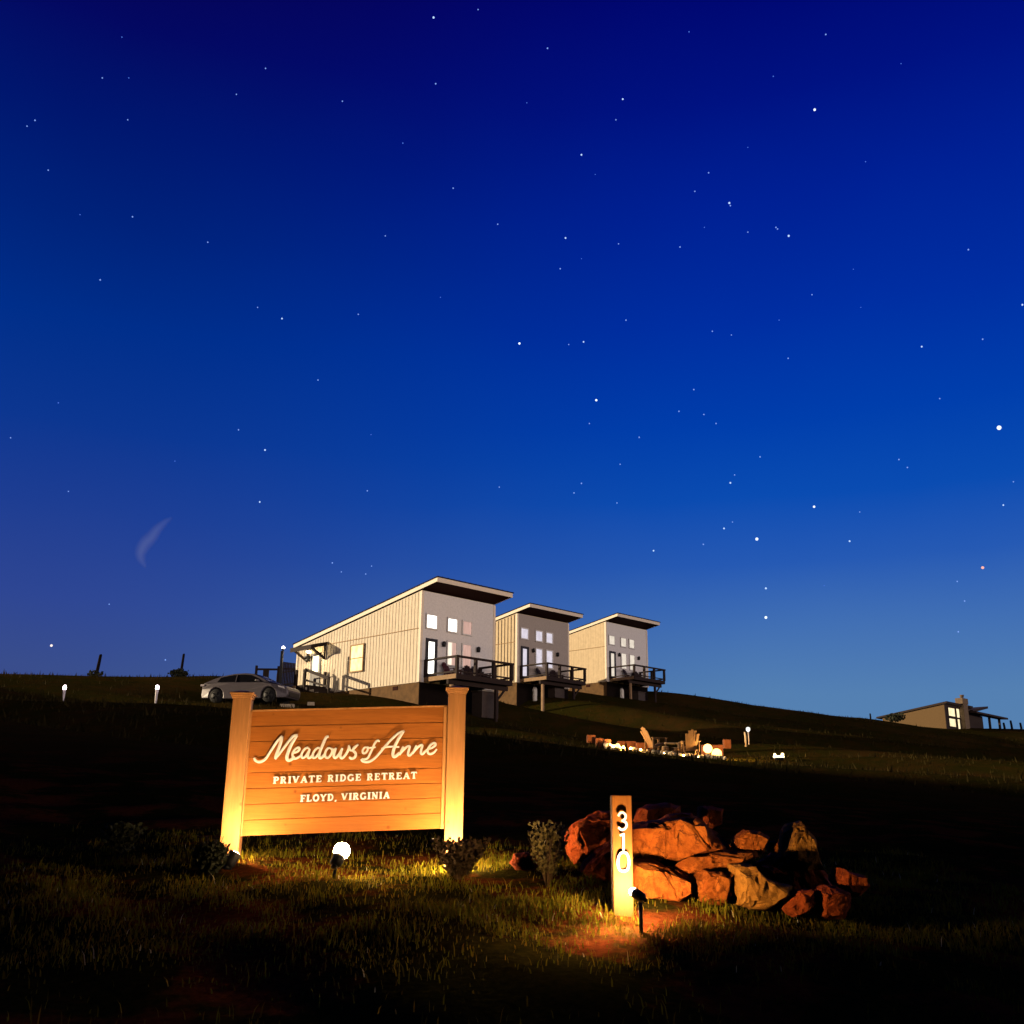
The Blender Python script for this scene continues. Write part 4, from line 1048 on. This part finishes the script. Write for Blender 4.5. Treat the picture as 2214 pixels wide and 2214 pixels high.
def caps(text, p0, p1, cap_px, name, track=.14, word=.5):
    a = np.array(sp(ZT(*p0), LD)); b = np.array(sp(ZT(*p1), LD)); d = (b-a)
    tot = sum((word if c == ' ' else GL[c][0]+track) for c in text)-track
    ch = cap_px*PXM; L = np.linalg.norm(d); d = d/L; kx = L/(tot*ch)
    k = MB(); x = 0; n_ = 0
    for c in text:
        if c == ' ': x += word; continue
        for pts, hw in GL[c][1]:
            n_ += 1
            q = [a+d*((x+px)*ch*kx)+np.array([0, 1])*(py*ch) for px, py in pts]
            ribbon(k, q, (hw*1.32+.008)*ch, -LD-.0002*(n_ % 7), -LD+.012)
        x += GL[c][0]+track
    return k.build(name, M['letter'], sign)
caps('PRIVATE RIDGE RETREAT', (307, 634), (1674, 584), 57, 'small_lettering', .17, .62)
caps('FLOYD, VIRGINIA', (566, 806), (1414, 772), 57, 'small_lettering', .15, .45)

# ------------------------------------------------------------------ number post 310
npb = at(1349, 1972, 6.0)
gp = g1(npb[0], npb[1])
nw = (1370-1329)/FPX*6.0
num = thing('number_post', (npb[0], npb[1]+nw/2, gp), 0, 'square timber post with white house numbers 310, lit from below', 'number post')
nt_ = at(1348, 1719, 6.0)[2]-gp
k = MB(); k.box(-nw/2, nw/2, -nw/2, nw/2, -.3, nt_); k.build('post', M['number_wood'], num, .005)
def np_(q):
    w = at(q[0], q[1], npb[1]); return (float(w[0]-npb[0]), float(w[2]-gp))
DY = -nw/2-.016
d3 = [(552, 168), (562, 153), (576, 151), (588, 162), (586, 180), (572, 189), (588, 196), (593, 213), (584, 229), (568, 233), (553, 222)]
d1 = [(561, 262), (578, 250), (578, 290), (578, 333)]
d0 = [(578, 343), (560, 352), (551, 388), (558, 424), (578, 435), (598, 424), (605, 388), (596, 352), (578, 343)]
for nm, pts, sm_ in (('numeral', d3, 1), ('numeral', d1, 0), ('numeral', d0, 1)):
    k = MB()
    c = catmull(pts, 5) if sm_ else [tuple(p) for p in pts]
    q = [np_(Z8(*p)) for p in c]
    hw = 5.0/2.2465/FPX*6
    if sm_: ribbon(k, q, hw, DY-.006, DY+.004)
    else:
        ribbon(k, q[1:], hw, DY-.006, DY+.004); ribbon(k, [q[0], (q[1][0], q[1][1]-.004)], hw*.8, DY-.0055, DY+.0045)
    k.build(nm, M['letter'], num)

# ------------------------------------------------------------------ garden spotlights
LAMP = (1.0, .64, .31)
def spot_lamp(label,  base_, head, aim, lens_r, strength, bulb_r=None, lens_aim=None, dome=.003, group='black stake spotlights in the grass', col=LAMP, hl=.10, hr_=.045):
    base_ = Vector(base_); head = Vector(head); aim = Vector(aim).normalized()
    r = thing('spotlight', base_, 0, label, 'spotlight', group)
    h = head-base_
    k = MB(); k.tube([(0, 0, -.08), h-aim*hl*.6-Vector((0, 0, .02))], .011, 7); k.build('stake', M['black'], r)
    k = MB(); k.lathe([(hr_*.6, -hl), (hr_*.95, -hl*.8), (hr_, -.012), (hr_, .0)], h, 16, aim)
    k.lathe([(hr_*.4, -hl-.02), (hr_*.5, -hl)], h, 10, aim); k.build('head', M['black'], r)
    g_ = glowmat('spot_glow', col, strength)
    k = MB(); la = Vector(lens_aim).normalized() if lens_aim else aim
    if bulb_r: k.ball(h+aim*bulb_r*.8, bulb_r, 24, 16)
    else: k.lathe([(lens_r, .001), (lens_r*.96, dome), (lens_r*.6, dome*2.2), (lens_r*.2, dome*2.8)], h+aim*(.012 if lens_aim else 0), 16, la)
    k.build('lens', g_, r)
    return r
# left lamp, at the foot of the left post
hL = at(509, 1845, 7.60); bL = at(502, 1898, 7.50); bL = (bL[0]-.01, bL[1], g1(bL[0], bL[1]))
spot_lamp('spotlight on a leaning stake at the foot of the left sign post', bL, hL, (.40, .36, .84), .036, 1050)
# centre lamp, seen as a round glare
hC = at(733, 1852, 7.05); bC = at(716, 1915, 7.0); bC = (bC[0], bC[1], g1(bC[0], bC[1]))
spot_lamp('spotlight with a big round glowing bulb below the middle of the sign', bC, hC, (.22, .45, .62), .04, 185, .054, hr_=.042, hl=.07)
# right lamp, hidden behind the shrub at the right post
hR = at(985, 1868, 7.72); bR = (hR[0]+.02, hR[1]-.02, g1(hR[0], hR[1]))
spot_lamp('spotlight behind the low shrub at the foot of the right sign post', bR, hR, (-.10, .36, .92), .036, 1350, dome=.018)
# number post lamp
hN = at(1373, 1931, 5.74); bN = at(1386, 1994, 5.72); bN = (bN[0], bN[1], g1(bN[0], bN[1]))
spot_lamp('black box-headed spotlight standing right of the number post', bN, hN, (-.50, .80, .32), .024, 2900, lens_aim=(.16, .88, .44), hr_=.027, hl=.075)

# ------------------------------------------------------------------ rock pile
def rock(label, outline, Y, depth, m_, seed, sub=4, name='boulder'):
    g_ = np.random.default_rng(seed)
    pts = [at(*Z8(*q), Y) for q in outline]
    c = np.mean(pts, axis=0)
    off = [(p-c)*1.09 for p in pts]
    n_ = len(pts)
    rings = []
    def ring(s_, y, jit):
        out = []
        for p in off:
            q = p*s_; out.append(Vector((q[0]+g_.normal()*jit, y+g_.normal()*jit*1.5, q[2]+g_.normal()*jit)))
        return out
    span = max(np.ptp([p[0] for p in off]), np.ptp([p[2] for p in off]))
    j = span*.012
    rings = [ring(.62, -depth*.42, j*1.5), ring(.90, -depth*.25, j), ring(1.0, 0, 0), ring(.96, depth*.35, j), ring(.7, depth*.75, j)]
    bm = bmesh.new(); vs = [[bm.verts.new(v) for v in rg] for rg in rings]
    for a, b in zip(vs[:-1], vs[1:]):
        for i in range(n_): bm.faces.new((a[i], a[(i+1) % n_], b[(i+1) % n_], b[i]))
    bm.faces.new(vs[0][::-1]); bm.faces.new(vs[-1])
    bmesh.ops.triangulate(bm, faces=bm.faces)
    bmesh.ops.subdivide_edges(bm, edges=bm.edges, cuts=sub, use_grid_fill=True)
    from mathutils import noise as mn
    for v in bm.verts:
        q = v.co*(2.2/span)+Vector((seed*3.1, seed*1.7, 0))
        d = mn.noise(q)*.06+mn.noise(q*2.7)*.032-abs(mn.noise(q*1.4+Vector((5, 0, 0))))*.05-max(0, .10-abs(mn.noise(q*2.1+Vector((0, 9, 0)))))*.35+mn.noise(q*8)*.013+mn.noise(q*17)*.007
        v.co += v.co.normalized()*d*span
    bmesh.ops.recalc_face_normals(bm, faces=bm.faces)
    me = bpy.data.meshes.new(name); bm.to_mesh(me); bm.free(); me.materials.append(m_)
    o = bpy.data.objects.new(name, me); C.objects.link(o); o.location = tuple(c)
    tag(o, label, 'boulder', 'boulders piled behind the number post')
    return o
RK, RD, RP = M['rock'], M['rock_dark'], M['rock_pale']
rock('tall rounded dark red boulder at the left end of the pile', [(300, 270), (335, 212), (400, 165), (470, 150), (560, 152), (610, 180), (600, 260), (500, 300), (400, 380), (335, 400), (312, 340)], 7.95, .5, RD, 1)
rock('dark boulder low behind the left side of the number post', [(380, 440), (398, 392), (465, 325), (530, 288), (600, 330), (600, 480), (520, 500), (430, 490)], 7.45, .45, RD, 2)
rock('weathered rock on top of the pile just right of the number post', [(635, 188), (660, 132), (720, 116), (800, 108), (850, 120), (850, 165), (760, 200), (650, 210)], 7.7, .4, RD, 3)
rock('biggest orange boulder with a flat bright face in the middle', [(600, 225), (690, 205), (760, 192), (830, 172), (905, 168), (960, 205), (1020, 252), (1060, 335), (980, 352), (830, 395), (720, 400), (600, 380)], 6.75, .5, RK, 4)
rock('narrow stone with a lit rim lying on the crest of the biggest boulder', [(760, 185), (800, 160), (860, 152), (905, 155), (912, 170), (850, 176), (800, 190)], 7.0, .25, RD, 5)
rock('long flat slab across the middle of the pile', [(800, 425), (880, 365), (1010, 345), (1215, 338), (1225, 368), (1110, 412), (1080, 440), (970, 432), (860, 448)], 6.62, .4, RK, 6)
rock('broad cracked boulder low at the foot of the number post', [(600, 385), (720, 388), (800, 412), (880, 450), (920, 480), (918, 545), (850, 580), (700, 580), (600, 570)], 6.5, .5, RK, 7)
rock('squat boulder at the foot of the long slab', [(922, 475), (965, 432), (1040, 436), (1098, 448), (1100, 520), (1070, 600), (960, 590), (918, 540)], 6.45, .4, RK, 8)
rock('big pale wedge-shaped boulder with a square left edge', [(1102, 406), (1195, 402), (1230, 440), (1300, 488), (1392, 505), (1380, 560), (1290, 612), (1180, 615), (1108, 600)], 6.4, .45, RP, 9)
rock('thin dark stone wedged behind the pale wedge', [(1255, 412), (1300, 412), (1350, 445), (1410, 505), (1330, 500), (1285, 450)], 6.75, .3, RD, 10)
rock('flat-faced boulder standing up at the upper right', [(1112, 335), (1130, 272), (1165, 236), (1230, 240), (1282, 265), (1260, 320), (1250, 345), (1190, 345)], 6.72, .3, RK, 11)
rock('little pointed stone left of the flat-faced boulder', [(1072, 338), (1090, 305), (1108, 320), (1108, 342)], 6.70, .12, RK, 12)
rock('little stone between the flat-faced and the upright boulder', [(1288, 340), (1295, 295), (1318, 288), (1326, 318), (1322, 345)], 6.76, .14, RK, 13)
rock('upright pale boulder furthest back on the right', [(1358, 330), (1370, 250), (1392, 206), (1440, 198), (1458, 232), (1492, 272), (1515, 350), (1540, 430), (1440, 430), (1370, 400)], 6.86, .35, RP, 14)
rock('square red stone at the back of the pile behind its crest', [(955, 122), (1010, 124), (1052, 134), (1050, 200), (1000, 230), (958, 215)], 7.8, .35, RD, 15)
rock('low two-part red stone right of the pale wedge', [(1355, 615), (1400, 562), (1432, 530), (1486, 530), (1500, 590), (1450, 640), (1400, 655)], 6.25, .25, RD, 16)
rock('round red boulder at the right foot of the pile', [(1504, 600), (1520, 528), (1560, 508), (1610, 515), (1660, 532), (1672, 610), (1640, 665), (1560, 665), (1512, 650)], 6.28, .3, RD, 17)
rock('angular red boulder at the far right end', [(1612, 485), (1635, 420), (1690, 446), (1740, 455), (1757, 505), (1705, 558), (1650, 545)], 6.45, .3, RD, 18)
rock('small lone red stone left of the dry shrub', [(30, 395), (50, 352), (110, 348), (160, 368), (172, 412), (150, 430), (60, 430)], 7.5, .25, RD, 19)
rock('large boulder in deep shade in the hollow on the right', [(1215, 420), (1320, 350), (1420, 345), (1530, 420), (1600, 500), (1560, 590), (1420, 580), (1300, 520)], 7.0, .5, RD, 20)

# ------------------------------------------------------------------ foreground shrubs
def on_ground(px, py):
    w = ground_hit(px, py); return (w[0], w[1], g1(w[0], w[1]))
b = on_ground(1185, 1918)
leaf_bush('shrub', 'pale dry shrub with upright twigs standing left of the boulders', b, .15, .13, .20, 900, .028, M['leaf_olive'], 'small planted shrubs round the sign', 'vase', 21, stems=16, sm=M['chair_wood'])
b = on_ground(992, 1902)
leaf_bush('shrub', 'low brown shrub at the foot of the right sign post', (b[0], b[1], b[2]-.02), .20, .13, .14, 900, .036, M['leaf_brown'], 'small planted shrubs round the sign', 'vase', 22, stems=12, sm=M['chair_wood'])
b = on_ground(452, 1895)
leaf_bush('shrub', 'black bowl-shaped shrub in silhouette left of the left sign post', b, .112, .10, .17, 1500, .03, M['leaf_dark'], 'small planted shrubs round the sign', 'bowl', 23, stems=9)
b = on_ground(258, 1858)
leaf_bush('shrub', 'barely visible shrub in the dark at the left', b, .18, .14, .13, 700, .034, M['leaf_dark'], 'small planted shrubs round the sign', 'vase', 24, stems=9)

# ------------------------------------------------------------------ grass
def grass(n, x0, x1, y0, y1):
    g_ = np.random.default_rng(5)
    x = g_.uniform(x0, x1, n); y = g_.uniform(y0, y1, n)
    cl = np.sin(5.1*x+1.3*np.sin(3.2*y))*np.sin(6.3*y+1.7*np.sin(2.6*x))+.6*np.sin(13*x+2*y)*np.sin(11*y-3*x)
    bare = np.sin(1.7*x+.6)*np.sin(2.9*y+.8*x)+.5*np.sin(3.7*x-2.3*y)
    keep = g_.uniform(0, 1, n) < np.clip(.45+.35*cl-.35*bare, .05, 1)
    # mulch bed round the sign and under the rocks is barer
    bed = np.maximum(np.exp(-((y-7.45)/.40)**2)*np.clip((x+3.0)/.6, 0, 1)*np.clip((.5-x)/.3, 0, 1), .35*np.exp(-((y-6.0)/.10)**2-((x-.85)/.25)**2))
    keep &= g_.uniform(0, 1, n) > .86*bed
    keep &= g_.uniform(0, 1, n) < np.clip((y-4.75)/.8, .10, 1)*np.clip((9.2-y)/.9, .25, 1)*np.clip((x+3.9)/1.2, .15, 1)
    x = x[keep]; y = y[keep]; cl = cl[keep]; n = len(x)
    z = gz(x, y)
    h = g_.gamma(4, .0070, n)*(1+.45*np.clip(cl, -1, 1)); h = np.clip(h, .010, .085)
    a = g_.uniform(0, 2*PI, n); w = g_.uniform(.0018, .0042, n)
    bend = g_.uniform(.1, .75, n)*h; ba = g_.uniform(0, 2*PI, n)
    ux, uy = np.cos(a)*w, np.sin(a)*w; bx, by = np.cos(ba)*bend, np.sin(ba)*bend
    v = np.empty((n, 5, 3))
    v[:, 0] = np.stack([x-ux, y-uy, z-.004], 1); v[:, 1] = np.stack([x+ux, y+uy, z-.004], 1)
    v[:, 2] = np.stack([x+ux*.8+bx*.35, y+uy*.8+by*.35, z+h*.6], 1); v[:, 3] = np.stack([x-ux*.8+bx*.35, y-uy*.8+by*.35, z+h*.6], 1)
    v[:, 4] = np.stack([x+bx, y+by, z+h], 1)
    me = bpy.data.meshes.new('grass')
    me.vertices.add(n*5); me.vertices.foreach_set('co', v.ravel())
    i0 = np.arange(n)*5
    loops = np.stack([i0, i0+1, i0+2, i0+3, i0+3, i0+2, i0+4], 1).ravel()
    me.loops.add(n*7); me.loops.foreach_set('vertex_index', loops)
    me.polygons.add(n*2)
    st = np.stack([np.arange(n)*7, np.arange(n)*7+4], 1).ravel(); tt = np.tile([4, 3], n)
    me.polygons.foreach_set('loop_start', st); me.polygons.foreach_set('loop_total', tt)
    me.update(calc_edges=True)
    dry = np.clip(g_.normal(.48, .28, n)-.15*cl, 0, 1)[:, None]; br = g_.uniform(.7, 1.25, n)[:, None]
    col = (np.array([[.150, .152, .005]])*(1-dry)+np.array([[.21, .115, .012]])*dry)*br
    pale = g_.uniform(0, 1, n) < .006; col[pale] = (.55, .46, .26)
    ca_ = me.color_attributes.new('blade_colour', 'FLOAT_COLOR', 'POINT')
    cc = np.ones((n, 5, 4)); cc[:, :, :3] = col[:, None, :]
    ca_.data.foreach_set('color', cc.ravel())
    m_ = bpy.data.materials.new('grass_blade'); m_.use_nodes = True
    b = NB(m_.node_tree); bs = m_.node_tree.nodes['Principled BSDF']
    at_ = b.n('ShaderNodeAttribute', attribute_name='blade_colour'); b.link(at_.outputs['Color'], bs.inputs['Base Color'])
    bs.inputs['Roughness'].default_value = .75; bs.inputs['Specular IOR Level'].default_value = .08
    tr = b.n('ShaderNodeBsdfTranslucent'); b.link(at_.outputs['Color'], tr.inputs[0])
    mx = b.n('ShaderNodeMixShader'); mx.inputs[0].default_value = .3
    b.link(bs.outputs[0], mx.inputs[1]); b.link(tr.outputs[0], mx.inputs[2])
    b.link(mx.outputs[0], m_.node_tree.nodes['Material Output'].inputs['Surface'])
    me.materials.append(m_)
    o = bpy.data.objects.new('grass', me); C.objects.link(o); o['kind'] = 'stuff'
    return o
grass(170000, -4.6, 3.6, 3.9, 9.8)
def meadow(n):
    g_ = np.random.default_rng(9)
    y = g_.uniform(26, 128, n); x = g_.uniform(-.56, .56, n)*y
    r = thing_mask = np.ones(n, bool)
    for c in range(3):
        rel = np.stack([x, y], 1)-CAB[c][:2]; a = rel@AU[:2]; b = rel@AV[:2]
        r &= ~((a > -2.2) & (a < 6.3) & (b > -.2) & (b < 13.2))
    r &= ~((np.abs(x-7.8) < 3.6) & (y > 46.6) & (y < 54))
    cl = np.sin(.9*x+.7*np.sin(.6*y))*np.sin(.8*y+.9*np.sin(.5*x))
    r &= g_.uniform(0, 1, n) < .55+.45*cl
    x = x[r]; y = y[r]; n = len(x); z = gz(x, y)
    h = np.clip(g_.gamma(3, .035, n), .04, .34); a = g_.uniform(0, 2*PI, n); w = h*g_.uniform(.10, .22, n)
    ba = g_.uniform(0, 2*PI, n); bd = h*g_.uniform(.1, .6, n)
    v = np.empty((n, 3, 3))
    v[:, 0] = np.stack([x-np.cos(a)*w, y-np.sin(a)*w, z-.03], 1); v[:, 1] = np.stack([x+np.cos(a)*w, y+np.sin(a)*w, z-.03], 1); v[:, 2] = np.stack([x+np.cos(ba)*bd, y+np.sin(ba)*bd, z+h], 1)
    me = bpy.data.meshes.new('meadow_grass')
    me.vertices.add(n*3); me.vertices.foreach_set('co', v.ravel())
    me.loops.add(n*3); me.loops.foreach_set('vertex_index', np.arange(n*3))
    me.polygons.add(n); me.polygons.foreach_set('loop_start', np.arange(n)*3); me.polygons.foreach_set('loop_total', np.full(n, 3))
    me.update(calc_edges=True)
    me.materials.append(M['meadow'])
    o = bpy.data.objects.new('meadow_grass', me); C.objects.link(o); o['kind'] = 'stuff'
M['meadow'] = mat('meadow_blade', (.027, .020, .005), .9, var=.5, scale=1.5, spec=.05)
meadow(90000)

# ------------------------------------------------------------------ stars
SR = 1800.
STARS = [(818, 33, 2), (902, 18, 1), (1033, 91, 1), (501, 129, 1), (193, 147, 1), (243, 147, 0), (446, 178, 1), (646, 191, 1), (822, 158, 1), (994, 194, 0), (1175, 187, 2), (1162, 226, 1), (1459, 144, 0), (1558, 65, 1), (1537, 207, 3), (1097, 292, 2), (1411, 278, 0), (1337, 326, 1), (1311, 361, 1), (1633, 305, 0), (66, 227, 1), (51, 238, 1), (241, 226, 1), (91, 321, 1), (151, 405, 0), (250, 409, 1), (392, 457, 1), (727, 445, 1), (855, 355, 1), (1123, 329, 0), (939, 423, 1), (1067, 449, 2), (1167, 460, 1), (1283, 466, 1), (1376, 383, 2), (1378, 388, 1), (1411, 438, 1), (1464, 429, 1), (1467, 432, 1), (1488, 445, 2), (1329, 429, 0), (1827, 471, 1), (1057, 507, 1), (1097, 488, 0), (1532, 556, 1), (1929, 575, 2), (189, 528, 1), (486, 580, 1), (532, 601, 2), (676, 593, 1), (831, 561, 0), (1181, 604, 1), (1101, 645, 2), (1073, 650, 1), (980, 648, 3), (1624, 580, 0), (1344, 625, 1), (1380, 632, 1), (1739, 654, 2), (1487, 676, 1), (1854, 640, 1), (600, 717, 1), (1125, 755, 3), (1309, 735, 1), (1773, 752, 1), (1281, 776, 1), (1328, 782, 1), (1351, 799, 1), (1112, 799, 1), (1206, 825, 1), (1434, 862, 1), (1170, 876, 1), (450, 811, 1), (500, 849, 2), (20, 826, 1), (1696, 867, 1), (1712, 882, 1), (1097, 912, 1), (1083, 930, 1), (1386, 896, 1), (1378, 911, 2), (942, 919, 1), (693, 926, 1), (490, 947, 2), (129, 927, 1), (1164, 949, 1), (1536, 956, 3), (1912, 909, 1), (1893, 953, 2), (1622, 966, 1), (1382, 985, 1), (1366, 997, 2), (1327, 1027, 1), (1233, 1039, 2), (1603, 1021, 2), (701, 1068, 1), (644, 1079, 1), (690, 1083, 1), (627, 1062, 1), (206, 1140, 1), (1445, 1110, 2), (1806, 1097, 1), (1820, 1134, 1), (1808, 1192, 1), (312, 1245, 1), (1555, 1105, 0), (230, 70, 0), (1300, 60, 0), (1700, 120, 0), (1610, 508, 0), (1470, 604, 0), (760, 270, 0), (700, 820, 0), (330, 870, 0), (110, 760, 0)]
M['star0'] = glowmat('faint_star', s2l(70, 110, 210)[:3], 1.0, sample=False)
M['star1'] = glowmat('dim_star', s2l(120, 155, 230)[:3], 1.0, sample=False)
M['star2'] = glowmat('clear_star', s2l(175, 205, 245)[:3], 1.1, sample=False)
M['star3'] = glowmat('bright_star', s2l(225, 238, 250)[:3], 1.3, sample=False)
def star_pos(x, y):
    d = ray(*ZD(x, y)); return d/np.linalg.norm(d)*SR
def star_mesh(name, items, rad, m_, sep=False):
    k = MB()
    for (x, y) in items:
        p = star_pos(x, y); k.ball(p, rad*random.uniform(.85, 1.15), 8, 6)
    o = k.build(name, m_); return o
for lv, rad in ((0, .9), (1, 1.12), (2, 1.5)):
    o = star_mesh('stars', [(x, y) for x, y, b in STARS if b == lv], rad, M['star%d' % lv]); o['kind'] = 'stuff'
big = [(1885, 807, 3.4, M['star3'], 'brightest star, high over the right end of the ridge at the picture edge'), (1428, 1017, 2.5, M['star3'], 'bright white star above the terrace, two fainter stars to its upper left'),
       (1445, 1165, 2.3, M['star3'], 'bright low star just right of the farthest cabin roof'), (1854, 1071, 2.2, glowmat('red_star', (1, .45, .36), 1.0, sample=False), 'reddish star above the far house at the right'),
       (97, 1218, 2.0, glowmat('warm_star', (1, .86, .78), 1.0, sample=False), 'warm white star low over the left ridge'), (1537, 207, 1.9, M['star3'], 'bright star in the upper right part of the sky'),
       (980, 648, 1.9, M['star3'], 'bright star in the middle of the sky above the cabins'), (1125, 755, 1.9, M['star3'], 'bright star right of the middle of the sky, the lower of two'), (1536, 956, 1.9, M['star3'], 'bright star at mid right between the reddish star and the cabins')]
for (x, y, rad, m_, lab) in big:
    k = MB(); k.ball((0, 0, 0), rad, 10, 8); o = k.build('star', m_, None, 0, star_pos(x, y)); tag(o, lab, 'star', 'bright stars')

# faint wisp of cloud over the left ridge
wz = zoom(200, 1050, 6.44)
pts = [(1100, 440), (1000, 515), (900, 610), (820, 720), (740, 800), (690, 880), (668, 960), (690, 1050), (740, 1130)]
c = catmull(pts, 5)
d = ray(*wz(*c[20])); d /= np.linalg.norm(d); w0 = d*900.
cl = thing('wisp_cloud', w0, 0, 'thin curved wisp of cloud in the dusk sky above the left ridge', 'cloud')
mc = bpy.data.materials.new('thin_cloud'); mc.use_nodes = True
b = NB(mc.node_tree)
for n_ in list(mc.node_tree.nodes): mc.node_tree.nodes.remove(n_)
vs = b.n('ShaderNodeVolumeScatter'); vs.inputs['Color'].default_value = (.80, .92, 1, 1); vs.inputs['Density'].default_value = .0032
mo = b.n('ShaderNodeOutputMaterial'); b.link(vs.outputs[0], mo.inputs['Volume'])
for layer in (1.7, 1.25, .9, .55):
    path = []; rad = []
    for i, q in enumerate(c):
        d = ray(*wz(*q)); d /= np.linalg.norm(d); path.append(tuple(d*900.-w0)); t = i/(len(c)-1)
        rad.append(layer*900/FPX/6.44*(6+50*math.sin(PI*min(1, t*.94+.03))**.8))
    k = MB(); k.tube(path, rad, 14); k.build('veil', mc, cl)
